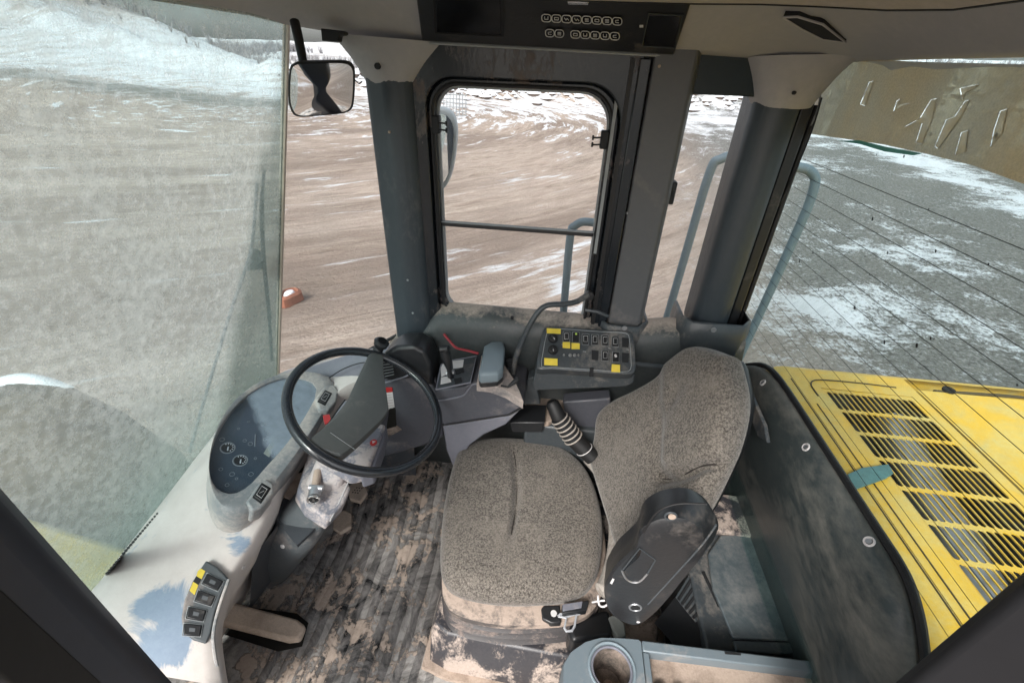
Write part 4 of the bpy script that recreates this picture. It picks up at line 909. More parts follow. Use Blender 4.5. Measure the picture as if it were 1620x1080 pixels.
MB().tube(spline([bk(362, 916, .0), bk(347, 960, .002), bk(338, 1000, .002), bk(340, 1035, .0), bk(350, 1085, -.004)], 6), .004, 8).build('pale_edge', M['bezel'], sb)
p, n = on(dash, 385, 897); tag(MB().disc(p, n, .005, .002, 12).build('clip', M['white_sticker']), 'small round pale screw at the edge of the dashboard above the floor', 'screw')

# ---- dash right part: rounded hump behind the wheel, dark cap, centre panel facing the driver
hp = thing('right_dash_hump', 'dusty violet grey dash hump behind the steering wheel, beside the front pillar', 'dashboard', (-.6, 1.1, .6))
def loft_px(rows_, name, mat, parent, sub=1, closed=False): return MB().loft([[at(px, py, **{ax: v}) for px, py, ax, v in r] for r in rows_], closed).build(name, mat, parent, sub=sub)
loft_px([[(455, 590, 'Y', 1.20), (510, 575, 'Y', 1.20), (570, 560, 'Y', 1.20), (625, 542, 'Y', 1.20), (660, 540, 'Y', 1.20)],
         [(478, 586, 'Y', 1.17), (520, 567, 'Y', 1.165), (575, 549, 'Y', 1.16), (630, 538, 'Y', 1.16), (668, 541, 'Y', 1.16)],
         [(500, 598, 'Y', 1.13), (545, 580, 'Y', 1.12), (590, 566, 'Y', 1.115), (640, 556, 'Y', 1.11), (682, 565, 'Y', 1.11)],
         [(512, 628, 'Y', 1.12), (555, 612, 'Y', 1.11), (600, 598, 'Y', 1.105), (650, 590, 'Y', 1.10), (690, 598, 'Y', 1.10)],
         [(520, 690, 'Y', 1.14), (560, 680, 'Y', 1.13), (604, 670, 'Y', 1.12), (655, 660, 'Y', 1.11), (694, 650, 'Y', 1.11)]], 'hump_shell', M['violet'], hp, 2)
MB().tube(spline([at(516, 598+3, Y=1.105), at(540, 585, Y=1.10), at(566, 575, Y=1.098), at(590, 572, Y=1.095)], 6), .0018, 6).build('groove', M['blackmat'], hp)
ctr = thing('centre_panel', 'dark blue grey panel under the steering wheel with a warning label and a cup recess', 'panel', (-.5, 1.1, FZ))
fp = [(598, 600), (612, 585), (640, 585), (672, 596), (688, 612), (697, 650), (701, 692), (668, 706), (625, 718), (590, 726), (560, 735), (556, 640)]
cpn = MB().prism([at(px, py, Y=1.085) for px, py in fp], (0, .08, 0)).build('panel_body', M['violet_d'], ctr, bevel=.008, seg=3)
capn = MB().prism([at(px, py, Y=1.07) for px, py in ((606, 560), (625, 549), (655, 547), (672, 556), (682, 578), (684, 612), (650, 600), (612, 604), (600, 590))], (0, .09, 0)).build('upper_cap', M['black'], ctr, bevel=.012, seg=3)
MB().prism([at(px, py, Y=1.066) for px, py in ((604, 575), (622, 572), (624, 592), (608, 600))], (0, .004, 0)).build('vent_grille', M['blackmat'], ctr)
for k in range(5):
    MB().tube([at(605+k*1.0, 577+k*4.6, Y=1.0645), at(621+k*.6, 575+k*4.2, Y=1.0645)], .0012, 5).build('vent_bar', M['paleline'], ctr, smooth=False)
MB().tube([at(610, 605, Y=1.066), at(640, 596, Y=1.066), at(652, 590, Y=1.066)], .003, 6).build('ledge', M['violet'], ctr)
MB().prism([at(px, py, Y=1.083) for px, py in ((609, 620), (621, 619), (624, 644), (614, 648))], (0, .002, 0)).build('warning_label', M['white_sticker'], ctr)
MB().prism([at(px, py, Y=1.082) for px, py in ((608.5, 613), (620.5, 613), (621, 620), (609, 621))], (0, .002, 0)).build('label_heading', M['red'], ctr)
for k in range(5): MB().tube([at(611+k*.6, 625+k*4.2, Y=1.0818), at(620+k*.7, 624+k*4.2, Y=1.0818)], .0005, 4).build('label_line', plain('label_red_grey', (.3, .12, .12), .6), ctr, smooth=False)
MB().prism([at(px, py, Y=1.0825) for px, py in ((616, 646), (625, 645), (627, 674), (611, 679))], (0, .0026, 0)).build('recess', M['hollow'], ctr)
MB().prism([at(px, py, Y=1.0815) for px, py in ((611, 679), (628, 674), (635, 680), (612, 692))], (0, .003, 0)).build('recess_lip', M['seat_rim'], ctr)

# ---- cavity under the dash, panels either side of the column
cv = thing('column_shroud_panel', 'dusty brown panel with a round hole beside the steering column', 'panel', (-.8, .8, .5))
MB().prism([at(px, py, Z=.50) for px, py in ((424, 790), (520, 690), (560, 700), (535, 800), (470, 862), (418, 800))], (0, 0, -.01)).build('panel_sheet', M['dash_dark'], cv)
MB().prism([at(px, py, Z=.512) for px, py in ((425, 770), (462, 712), (500, 728), (480, 800), (444, 783))], (0, 0, -.006)).build('brown_panel', M['mud'], cv, bevel=.003)
MB().disc(at(476, 740, Z=.5125), (0,0,1), .020, .002, 24).build('hole', M['hollow'], cv)
MB().loft([[at(424, 790, Z=.50), at(440, 830, Z=.50), at(400, 880, Z=.47)], [at(424, 790, Z=.50)+Vector((-.1, 0, -.3)), at(440, 830, Z=.50)+Vector((-.1, 0, -.3)), at(400, 880, Z=.47)+Vector((-.1, 0, -.3))]]).build('cavity_wall', M['dash_dark'], cv)

# ---- steering column and wheel
WC = Vector((-.469, .856, .809)); WN_ = Vector((math.sin(.477)*math.cos(-.057), math.sin(.477)*math.sin(-.057), math.cos(.477)))
sc = thing('steering_wheel', 'black steering wheel with broad grey spoke plate and spinner knob on a dusty column', 'steering wheel', (-.65, .86, FZ))
MB().ring(WC, WN_, .200, .0125, 90, 14).build('rim', M['wheelrim'], sc)
MB().ring(WC+WN_*.0118, WN_, .1945, .0016, 90, 6).build('rim_seam', M['rubber'], sc)
def wp(px, py, off=0): return pl(px, py, WC, WN_)+WN_*off
sp_ = [(586, 560), (604, 562), (606, 590), (613, 640), (612, 655), (590, 680), (545, 720), (528, 722), (500, 712), (488, 700), (510, 680), (545, 640), (560, 610), (574, 580)]
sp3 = spline([(x, y, 0) for x, y in sp_], 4, True)
top = [wp(p.x, p.y, .004) for p in sp3]; cs = sum(top, Vector())/len(top)
b = MB(); b.loft([[p-WN_*.030 for p in top], [p for p in top], [cs+(p-cs)*.965+WN_*.006 for p in top], [cs+(p-cs)*.6+WN_*.011 for p in top]], True, True); b.build('spoke_plate', M['wheelplate'], sc, angle=30)
MB().tube([wp(520, 690, .016), wp(562, 716, .010)], .0007, 5).build('seam', M['paleline'], sc)
kb = wp(597, 556, .0)
knob = MB().tube([kb, kb+WN_*.012, kb+WN_*.018, kb+WN_*.03, kb+WN_*.042, kb+WN_*.048], [.016, .015, .012, .021, .023, .016], 20).build('spinner_knob', M['black'], sc)
MB().disc(kb+WN_*.048, WN_, .012, .003, 18).build('knob_cap', M['screen'], knob)
MB().tube([wp(590, 573, -.004), wp(604, 573, -.004)], .012, 10).build('knob_clamp', M['black'], sc)
# column cover: dusty shaft that leaves the hub downwards and forwards
def col_loft(rows_, name, mat, parent): 
    return MB().loft([[at(px, py, Z=z) for px, py, z in r] for r in rows_], True, True).build(name, mat, parent, sub=1)
hub = wp(540, 665, -.03)
o = MB().prism([at(px, py, Z=.70) for px, py in ((503, 712), (520, 665), (545, 632), (562, 628), (600, 668), (612, 670), (585, 740), (560, 745))], Vector((-.02, 0, -.06))).build('upper_cover', M['col'], sc, bevel=.010, seg=3)
MB().prism([at(px, py, Z=.69) for px, py in ((566, 730), (585, 690), (612, 672), (606, 700), (590, 745), (570, 752))], Vector((0, 0, -.05))).build('side_cover', M['violet'], sc, bevel=.006, seg=3)
b = MB(); rows = []
for c_, rx, ry in ((at(545, 690, Z=.68), .050, .045), (at(525, 740, Z=.62), .050, .048), (at(510, 775, Z=.56), .060, .052), (at(490, 805, Z=.50), .075, .058), (at(468, 835, Z=.42), .088, .066), (at(438, 862, Z=.30), .105, .078), (at(412, 885, Z=.13), .13, .09)):
    rows.append([c_+Vector((rx*math.copysign(abs(math.cos(q))**.6, math.cos(q)), ry*math.copysign(abs(math.sin(q))**.6, math.sin(q)), 0)) for q in (2*PI*k/20 for k in range(20))])
cl1 = MB().loft(rows[:3], True, True).build('column_neck', M['col'], sc, angle=50)
cl2 = MB().loft([rows[2]]+rows[3:], True, True).build('column_foot', M['col_low'], sc, angle=50)
MB().prism([at(px, py, Z=.60) for px, py in ((486, 722), (502, 700), (520, 712), (548, 756), (556, 770), (545, 795), (520, 822), (486, 800), (470, 775))], Vector((-.02, 0, -.05))).build('lower_cover', M['col'], sc, bevel=.008, seg=3)
MB().tube([at(551, 762, Z=.603), at(541, 785, Z=.60), at(522, 824, Z=.595)], .0022, 6).build('cover_edge', M['white'], sc)
MB().tube([at(503, 745, Z=.632), at(498, 776, Z=.622)], .011, 12).build('lever_rod', M['mud'], sc)
ky = at(499, 775, Z=.625); kt = at(496, 790, Z=.625)
ig = MB().tube([ky, ky.lerp(kt, .8)], .016, 18).build('ignition_barrel', M['steel'], sc)
kd = (kt-ky).normalized(); MB().ring(kt, kd, .014, .003, 24, 8).build('ignition_ring', M['chrome'], ig); MB().disc(kt-kd*.002, kd, .012, .003, 18).build('keyhole', M['rubber'], ig); MB().disc(kt, kd, .004, .003, 10).build('key_slot', M['chrome'], ig)
MB().tube([ky+Vector((-.015, 0, .008)), ky+Vector((.02, .004, .006))], .008, 10).build('lock_nut', M['steel'], sc)
MB().prism([at(px, py, Z=.70) for px, py in ((511, 659), (522, 657), (525, 668), (514, 672))], (0, 0, .006)).build('red_tab', M['red'], sc, bevel=.001)
MB().tube(spline([at(546, 632, Z=.715), at(533, 650, Z=.715), at(518, 672, Z=.71), at(505, 690, Z=.70)], 5), .0022, 6).build('cable', M['rubber'], sc)
tc = at(591, 700, Z=.703)
MB().disc(tc, (0, -.3, .95), .0095, .0015, 24).build('warning_disc', M['red'], sc)
MB().prism([tc+Vector((x, y, .0022)) for x, y in ((-.0055, .0045), (.0055, .0045), (0, -.006))], (0, 0, .0006)).build('warning_triangle', M['white_sticker'], sc, smooth=False)
b = MB()
for k, (a, c) in enumerate((((562, 714), (566, 718)), ((566, 714), (566, 719)), ((570, 712), (575, 717)), ((575, 712), (570, 717)), ((578, 712), (578, 717)))): b.tube([at(*a, Z=.696), at(*c, Z=.696)], .0006, 4)
b.build('printed_marks', M['white'], sc, smooth=False)
p, n = on(cl2, 447, 864); tag(MB().tube([p, p+n*.003], [.007, .004], 14).build('rivet', M['white_sticker']), 'pale rivet on the foot of the steering column', 'rivet')

# ---- pedals
pd = thing('brake_pedal', 'long mud covered pedal plate at the lower left of the floor', 'pedal', at(410, 990, Z=FZ))
P = [at(343, 958, Z=.235), at(362, 949, Z=.235), at(470, 978, Z=.165), at(483, 988, Z=.16), at(474, 1010, Z=.155), at(455, 1012, Z=.16), at(347, 985, Z=.225)]
pdl = MB().prism(P, (0, 0, -.028)).build('pedal_plate', M['pedal'], pd, bevel=.009, seg=3)
MB().prism([at(340, 968, Z=.20), at(360, 960, Z=.20), at(360, 985, Z=.20), at(340, 985, Z=.20)], (-.12, .02, .02)).build('pedal_arm', M['dash_dark'], pd)
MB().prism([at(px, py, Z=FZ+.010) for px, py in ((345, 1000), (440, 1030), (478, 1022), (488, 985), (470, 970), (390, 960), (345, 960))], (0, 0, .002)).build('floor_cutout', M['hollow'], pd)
for k, (pts, z, lb) in enumerate((([(548, 770), (562, 761), (578, 764), (581, 778), (570, 793), (553, 788)], .21, 'small square muddy pedal with drilled pad just below the steering wheel rim'), ([(528, 815), (545, 805), (556, 812), (555, 832), (538, 842), (526, 834)], .17, 'rounded muddy pedal low beside the foot of the steering column'))):
    t_ = thing('foot_pedal', lb, 'pedal', at(pts[0][0], pts[0][1], Z=FZ), 'small foot pedals')
    o = MB().prism([at(*p, Z=z) for p in pts], (0, 0, -.018)).build('pedal_pad', M['pedal'], t_, bevel=.004, seg=2)
    c = sum((at(*p, Z=z) for p in pts), Vector())/len(pts)
    MB().tube([c-Vector((0, 0, .015)), c+Vector((-.02, .02, -z+.13))], .012, 8).build('pedal_stem', M['hollow'], t_)
    if k == 0:
        for u in (-1, 0, 1):
            for v in (-1, 0, 1):
                q = c+Vector((u*.010+v*.003, v*.011, .0005)); MB().disc(q, (0,0,1), .0026, .0008, 8).build('stud', M['hollow'], t_)

# ---- joystick console
jc = thing('joystick_console', 'violet grey side console with joystick, padded wrist rest and small lever', 'console', (-.2, 1.1, FZ))
def ypr(pts, y, d, name, mat, parent, bevel=.004, seg=2): return MB().prism([at(px, py, Y=y) for px, py in pts], (0, d, 0)).build(name, mat, parent, bevel=bevel, seg=seg)
ypr([(687, 618), (734, 612), (748, 604), (775, 606), (800, 617), (828, 632), (829, 642), (806, 656), (700, 672), (690, 640)], 1.03, .17, 'upper_body', M['violet_d'], jc, .006, 3)
ypr([(700, 674), (806, 657), (826, 646), (800, 672), (765, 688), (742, 705), (726, 736), (716, 738), (706, 712)], 1.035, .16, 'lower_body', M['violet'], jc, .006, 3)
MB().tube(spline([at(690, 634, Y=1.027), at(715, 630, Y=1.027), at(733, 625, Y=1.027), at(742, 615, Y=1.027), at(752, 607, Y=1.027), at(785, 612, Y=1.027), at(822, 632, Y=1.027)], 5), .0028, 6).build('pale_bead', M['violet'], jc)
MB().tube([at(698, 673, Y=1.029), at(750, 665, Y=1.029), at(806, 656, Y=1.029), at(828, 644, Y=1.029)], .0022, 6).build('seam', M['rubber'], jc)
ZT = at(752, 603, Y=1.03).z+.001
tray = MB().prism([at(px, py, Z=ZT+.004) for px, py in ((690, 616), (744, 605), (754, 563), (716, 570), (698, 577))], (0, 0, .002)).build('tray', M['slate'], jc, bevel=.001)
MB().tube([at(px, py, Z=ZT+.006) for px, py in ((690, 616), (744, 605), (754, 563), (716, 570), (698, 577), (690, 616))], .0025, 6).build('tray_rim', M['violet'], jc)
MB().prism([at(px, py, Z=ZT+.0065) for px, py in ((716, 571), (734, 569), (732, 581), (717, 583))], (0, 0, .001)).build('data_label', M['white_sticker'], jc)
MB().prism([at(px, py, Z=ZT+.0065) for px, py in ((697, 582), (703, 572), (710, 582), (708, 592), (698, 596))], (0, 0, .001)).build('guide_plate', M['white_sticker'], jc)
MB().prism([at(px, py, Z=ZT+.0065) for px, py in ((698, 597), (710, 595), (714, 604), (697, 608))], (0, 0, .001)).build('guide_plate', M['white_sticker'], jc)
for pts in ([(719, 587), (733, 582), (734, 588), (722, 592)], [(718, 600), (730, 598), (731, 604), (720, 607)]): MB().prism([at(px, py, Z=ZT+.0066) for px, py in pts], (0, 0, .003)).build('slot', M['blackmat'], jc)
jb = at(713, 596, Z=ZT+.006); j1 = at(708, 572, Z=ZT+.075); j2 = at(703, 553, Z=ZT+.115)
js = MB().tube([jb, jb.lerp(j1, .5), j1, j1.lerp(j2, .4), j2], [.010, .007, .013, .015, .014], 14).build('joystick', M['black'], jc)
MB().tube([j2-Vector((.010, 0, 0)), j2+Vector((.012, 0, .004))], .012, 12).build('joystick_head', M['black'], js)
MB().tube([jb+Vector((-.012, 0, .012)), jb+Vector((.012, 0, .02))], .007, 10).build('joystick_collar', M['steel'], js)
tpd = MB().prism([at(px, py, Z=ZT+.006) for px, py in ((754, 606), (762, 562), (792, 568), (812, 598), (822, 618), (828, 634), (800, 617), (775, 608))], (0, 0, -.03)).build('dusty_top', M['console_top'], jc, bevel=.001)
pp = [(757, 590), (760, 578), (766, 548), (778, 541), (796, 540), (799, 552), (796, 585), (788, 592), (760, 594)]
P = [at(px, py, Z=ZT+.050) for px, py in pp]; c = sum(P, Vector())/len(P)
MB().loft([[c+(p-c)*.96-Vector((0, 0, .03)) for p in P], [p-Vector((0, 0, .022)) for p in P], P, [c+(p-c)*.9+Vector((0, 0, .006)) for p in P], [c+(p-c)*.4+Vector((0, 0, .008)) for p in P]], True, True).build('wrist_rest', M['pad'], jc, bevel=.002, angle=50)
MB().prism([c+(p-c)*.98-Vector((0, 0, .046)) for p in P], (0, 0, .018)).build('wrist_rest_base', M['black'], jc, bevel=.003)
MB().tube([at(793, 610, Z=ZT+.008), at(803, 612, Z=ZT+.014), at(815, 603, Z=ZT+.030), at(819, 599, Z=ZT+.034)], [.003, .003, .0075, .0075], 10).build('small_lever', M['blackmat'], jc)
MB().disc(at(806, 578, Z=ZT), (0,0,1), .012, .02, 14).build('knob', M['black'], jc)
rh_ = tag(MB().tube(spline([at(702, 528, Y=1.16), at(712, 540, Y=1.15), at(722, 550, Y=1.14), at(738, 554, Y=1.14), at(757, 559, Y=1.13)], 6), .0042, 8).build('red_lever', M['redhose']), 'bent dark red lever behind the joystick console below the side window', 'lever')
gh = thing('grab_bar', 'dark curved grab handle rising beside the switch box to the window sill', 'handle', at(815, 580, Y=1.12))
MB().tube(spline([at(812, 600, Y=1.13), at(812, 585, Y=1.125), at(818, 560, Y=1.12), at(835, 520, Y=1.12), at(851, 494, Y=1.13), at(866, 483, Y=1.14), at(890, 481, Y=1.15), at(912, 477, Y=1.165), at(930, 466, Y=1.19)], 6), .0085, 12).build('tube', M['slate'], gh)
MB().disc(at(932, 466, Y=1.20), (0, -1, 0), .014, .012, 14).build('mount', M['black'], gh)
MB().tube([at(926, 490, Y=1.17), at(945, 493, Y=1.165), at(962, 500, Y=1.17)], .0055, 8).build('lower_stay', M['slate'], gh)
for px, py, lb in ((779, 507, 'short black peg on the window sill'), (810, 505, 'thick black peg with a wire staple on the window sill')):
    p = at(px, py, Y=1.20); t_ = thing('sill_peg', lb, 'peg', p); MB().tube([p-Vector((0, 0, .008)), p+Vector((0, 0, .010))], .0035 if px < 800 else .005, 8).build('peg', M['blackmat'], t_)
    if px > 800: MB().tube([at(806, 516, Y=1.19), at(838, 514, Y=1.19)], .002, 6).build('staple', M['paleline'], t_); MB().tube([at(808, 512, Y=1.192), at(836, 511, Y=1.192)], .0014, 6).build('staple', M['rubber'], t_)

# ---- switch box
sx = thing('switch_box', 'dark side switch box with two rotary knobs, rows of rocker switches and yellow stickers', 'control panel', (.12, 1.1, .6))
B0, B1, B2, B3 = at(849, 580, Y=1.055), at(1006, 590, Y=1.055), at(1002, 525, Y=1.165), at(864, 515, Y=1.165)
sn = (B1-B0).cross(B3-B0).normalized()
if sn.z < 0: sn = -sn
def sxp(px, py, off=0): return pl(px, py, (B0+B1+B2+B3)/4, sn)+sn*off
opx = spline([(x, y, 0) for x, y in ((849, 583), (851, 560), (858, 525), (866, 517), (900, 518), (960, 522), (996, 524), (1003, 535), (1006, 570), (1005, 588), (990, 592), (930, 588), (870, 584))], 2, True)
b = MB(); T_ = [sxp(p.x, p.y, 0) for p in opx]; c = sum(T_, Vector())/len(T_)
b.loft([[p-sn*.045 for p in T_], [p-sn*.006 for p in T_], [c+(p-c)*.985 for p in T_], [c+(p-c)*.93+sn*.002 for p in T_], [c+(p-c)*.91+sn*.0005 for p in T_]], True, True); b.build('faceplate', M['slate'], sx, angle=35)
MB().prism([at(*p, Y=1.075) for p in ((848, 582), (1005, 592), (1003, 606), (990, 612), (845, 618), (842, 606))], (0, .09, 0)).build('body', M['slate'], sx, bevel=.004)
MB().tube([sxp(p.x, p.y, .0035) if 0 else c+(sxp(p.x, p.y)-c)*.90+sn*.0015 for p in opx]+[c+(sxp(opx[0].x, opx[0].y)-c)*.90+sn*.0015], .0010, 5).build('edge_line', M['paleline'], sx)
for k, (px, py) in enumerate(((875, 536), (875, 554))):
    p = sxp(px, py, .001); kn = MB().tube([p, p+sn*.010, p+sn*.011], [.0145, .0125, .010], 20).build('rotary_knob', M['rubber'], sx)
    e = (sxp(px+7, py+(9 if k == 0 else 1))-sxp(px, py)).normalized() if k == 0 else (sxp(px+1, py+8)-sxp(px, py)).normalized()
    MB().tube([p+sn*.0118-e*.006, p+sn*.0118+e*.011], .0028, 6).build('knob_grip', M['black'], kn); MB().tube([p+sn*.014+e*.002, p+sn*.014+e*.009], .0010, 5).build('knob_mark', M['white_sticker'], kn)
def rocker(px, py, st):
    if st == 'hole': P = [sxp(px+u, py+v, .001) for u, v in ((-5, -8), (6, -7), (5, 8), (-5, 7))]; MB().prism(P, sn*.0008).build('empty_slot', M['blackmat'], sx, smooth=False); return
    P = [sxp(px+u, py+v, .001) for u, v in ((-4.6, -7.6), (5.2, -7.2), (4.6, 7.6), (-4.8, 7.2))]
    o = MB().prism(P, sn*.005).build('rocker_switch', M['black'], sx, bevel=.001); c_ = sum(P, Vector())/4
    MB().tube([c_+(p-c_)*1.12+sn*.001 for p in P+[P[0]]], .0008, 4).build('switch_rim', M['paleline'], o, smooth=False)
    if st == 'led': MB().disc(c_+(P[0]-c_)*.3+(P[1]-c_)*.3+sn*.005, sn, .003, .002, 8).build('green_lamp', plain('green_lamp', (.45, .65, .12), .4), o)
    elif st == 'tog': MB().tube([c_+sn*.004, c_+sn*.010+(P[0]-c_)*.3], [.004, .003], 8).build('toggle', M['white_sticker'], o)
    else:
        q = [c_+(p-c_)*.62+sn*.0056 for p in P]; MB().tube(q+[q[0]], .0006, 4).build('switch_mark', M['white'], o, smooth=False)
for px, py, st in ((896, 533, 'x'), (911, 534, 'led'), (926, 537, 'x'), (941, 538, 'x'), (957, 539, 'x'), (973, 541, 'x'), (989, 542, 'hole'), (941, 562, 'hole'), (957, 563, 'x'), (974, 565, 'tog'), (989, 566, 'hole')): rocker(px, py, st)
for pts in ([(865, 520), (887, 521), (887, 529), (865, 528)], [(890, 542), (902, 542), (902, 552), (890, 551)], [(904, 543), (917, 544), (917, 553), (904, 553)], [(861, 567), (882, 568), (882, 579), (861, 578)]):
    MB().prism([sxp(*p, .004) for p in pts], sn*.0008).build('yellow_sticker', M['yellow_sticker'], sx, smooth=False)
MB().prism([at(*p, Y=1.050) for p in ((968, 576), (981, 577), (981, 589), (967, 588))], (0, .001, 0)).build('yellow_sticker', M['yellow_sticker'], sx, smooth=False)
for px in (892, 902, 909, 915): MB().disc(sxp(px, 562, .001), sn, .0055 if px in (902, 909) else .0035, .004, 14, .003).build('socket', M['steel'], sx)
for px, py in ((888, 545), (922, 556), (962, 551), (990, 553)): MB().tube([sxp(px, py, .0015), sxp(px+5, py+.5, .0015)], .0005, 4).build('print_mark', M['white'], sx, smooth=False)
ypr([(933, 583), (939, 583), (939, 596), (932, 596)], 1.052, .006, 'latch', M['blackmat'], sx, .001)
MB().tube([at(1003, 575, Y=1.10), at(1030, 578, Y=1.11), at(1050, 580, Y=1.12)], .007, 8).build('side_bar', M['slate'], sx)

# ---- shelf, ashtray and right console below the switch box
rc = thing('right_console', 'dust caked shelf and dark storage bin below the switch box', 'console', (.05, 1.1, FZ))
MB().prism([at(px, py, Z=.60) for px, py in ((828, 640), (850, 622), (880, 604), (1010, 618), (1000, 632), (964, 634), (950, 642), (905, 642), (893, 650), (868, 668), (830, 668))], (0, 0, -.02)).build('shelf', M['mud'], rc, bevel=.004)
MB().prism([at(px, py, Z=.615) for px, py in ((900, 614), (952, 614), (964, 625), (950, 634), (906, 632), (898, 625))], (0, 0, -.03)).build('ashtray_lid', M['shelf'], rc, bevel=.003)
MB().tube([at(925, 627, Z=.616), at(933, 627, Z=.616)], .002, 6).build('lid_catch', M['blackmat'], rc)
ypr([(890, 636), (966, 630), (966, 700), (900, 700), (894, 660)], 1.12, .05, 'bin_front', M['violet_d'], rc, .006)
ypr([(806, 668), (862, 668), (858, 684), (810, 684)], 1.08, .09, 'low_block', M['black'], rc, .004)
ypr([(835, 600), (846, 595), (855, 640), (826, 640)], 1.11, .05, 'side_cheek', M['slate'], rc, .004)
MB().box((-.06, 1.10, FZ), (.30, 1.2, .58)).build('pedestal', M['slate'], rc, bevel=.01)

# ---- seat
st = thing('driver_seat', 'worn brown grey fabric driver seat with tall narrow topped backrest', 'seat', (.0, .83, FZ))
sq_px = [(736, 694), (765, 688), (800, 686), (850, 690), (890, 702), (920, 724), (940, 756), (952, 795), (956, 835), (952, 880), (944, 905), (928, 925), (900, 936), (860, 940), (800, 941), (748, 934), (714, 922), (700, 904), (696, 880), (697, 840), (702, 790), (711, 745), (722, 712)]
sq = spline([at(*p, Z=.488) for p in sq_px], 6, True); cs = sum(sq, Vector())/len(sq)
crease = [(812, 700), (816, 730), (818, 770), (816, 810), (808, 850), (795, 885)]
prof = [(0, .020), (.12, .0198), (.25, .019), (.38, .0185), (.5, .0175), (.6, .017), (.7, .015), (.78, .013), (.85, .009), (.91, .003), (.95, -.004), (.98, -.014), (1.0, -.028), (1.005, -.045), (.985, -.062), (.95, -.07)]
def refine(pr, k=7):
    out = []
    for (a_, b_), (c_, d_) in zip(pr, pr[1:]):
        n_ = k if c_ <= .92 and c_ > a_ else 1
        out += [(a_+(c_-a_)*i/n_, b_+(d_-b_)*i/n_) for i in range(n_)]
    return out+[pr[-1]]
rows = []
for s, dz in refine(prof):
    r = []
    for p in sq:
        q = cs+(p-cs)*s; q = Vector((q.x, q.y, .488+dz))
        if dz > -.01:
            d = seg_d(proj(q), crease); q.z -= .017*math.exp(-(d/6)**2)*sstep(696, 725, proj(q).y)*(1-sstep(815, 880, proj(q).y)) ; q.z += .004*noise.noise(q*7)
            d2 = proj(q)-Vector((905, 915)); q.z -= .006*math.exp(-(d2.length/35)**2)
        r.append(q)
    rows.append(r)
cush = MB().loft(rows, True).build('cushion', M['fabric'], st, sub=1, angle=80)
bp = spline([at(922, 719, Z=.492), at(944, 745, Z=.492), at(960, 785, Z=.492), at(968, 830, Z=.492), at(964, 880, Z=.492), at(952, 920, Z=.492), at(942, 932, Z=.492)], 6)
MB().tube([p+Vector((.012, 0, -.006)) for p in bp], [.010]+[.021]*(len(bp)-2)+[.012], 12).build('cushion_bolster', M['fabric_light'], st, sub=1)
# backrest
psi, lean = .22, .374; bo = Vector((.199, .868, .46))
RZ = Matrix.Rotation(psi, 3, 'Z'); ub = RZ @ Vector((math.sin(lean), 0, math.cos(lean))); nb = RZ @ Vector((-math.cos(lean), 0, math.sin(lean))); vb = RZ @ Vector((0, 1, 0))
Hw = [.035, .10, .17, .254, .339, .423, .508, .583, .630]
HF = [.185, .215, .260, .246, .205, .170, .148, .108, 0]; HN = [.205, .226, .246, .252, .236, .200, .157, .092, 0]
outl = [(p.x, p.y) for p in spline([(h, w, 0) for w, h in zip(Hw, HF)], 12)] + [(-p.x, p.y) for p in reversed(spline([(h, w, 0) for w, h in zip(Hw, HN)], 12)[:-1])]
cvw = (0, .29); rows = []
seam1 = [(1045, 757), (1062, 757), (1085, 748), (1105, 737), (1135, 733), (1165, 735), (1190, 722)]
seam2 = [(1045, 757), (1038, 725), (1042, 690), (1058, 650), (1078, 620)]
for s, dz in refine([(0, .02), (.15, .02), (.3, .0195), (.45, .019), (.58, .018), (.7, .017), (.8, .014), (.88, .009), (.93, .002), (.96, -.008), (.975, -.02), (.965, -.038), (.93, -.055)]):
    r = []
    for v, wv in outl:
        v2, w2 = cvw[0]+(v-cvw[0])*s, cvw[1]+(wv-cvw[1])*s
        f = .040*(v2/.25)**2*max(0, min(1, (.62-w2)/.4)) + dz + .012*math.exp(-((w2-.18)/.12)**2)*(1-s)
        q = bo + vb*v2 + ub*w2 + nb*f
        if dz > -.02:
            pj = proj(q); up_ = 1 if pj.y < 745 else 0
            q -= nb*.026*math.exp(-(seg_d(pj, seam1)/9)**2); q -= nb*.007*math.exp(-(seg_d(pj, seam2)/12)**2); q += nb*.004*noise.noise(q*8)
            k = sstep(1040, 1060, pj.x)*(1-sstep(726, 742, pj.y)) if pj.y < 745 else 0; q += nb*.018*k
        r.append(q)
    rows.append(r)
bk_ = MB().loft(rows, True).build('backrest', M['fabric'], st, sub=1, angle=80)
for nm, ob, ln in (('fold_shadow', bk_, [(1048, 757), (1062, 758), (1084, 750), (1105, 739), (1135, 735), (1163, 737)]), ('crease_shadow', cush, [(812, 712), (816, 735), (818, 770), (815, 810), (808, 848)])):
    MB().tube(spline([on(ob, *q, -.0015)[0] for q in ln], 5), [.0006]+[.0022]*(5*(len(ln)-1)-1)+[.0006], 6).build(nm, M['foldshade'], st)  # dark tubes paint the shadow gap inside the seat folds
b = MB(); sh = []
for s, dz in ((1.0, -.045), (1.01, -.06), (.97, -.085), (.85, -.10), (.4, -.11)):
    sh.append([bo + vb*(v*s*.87+.01) + ub*(.28+(wv-.28)*s*.94) + nb*(dz+.02*(v/.25)**2*max(0, min(1, (.62-wv)/.4))) for v, wv in outl])
b.loft(sh, True, True); b.build('back_shell', M['black'], st, angle=60)
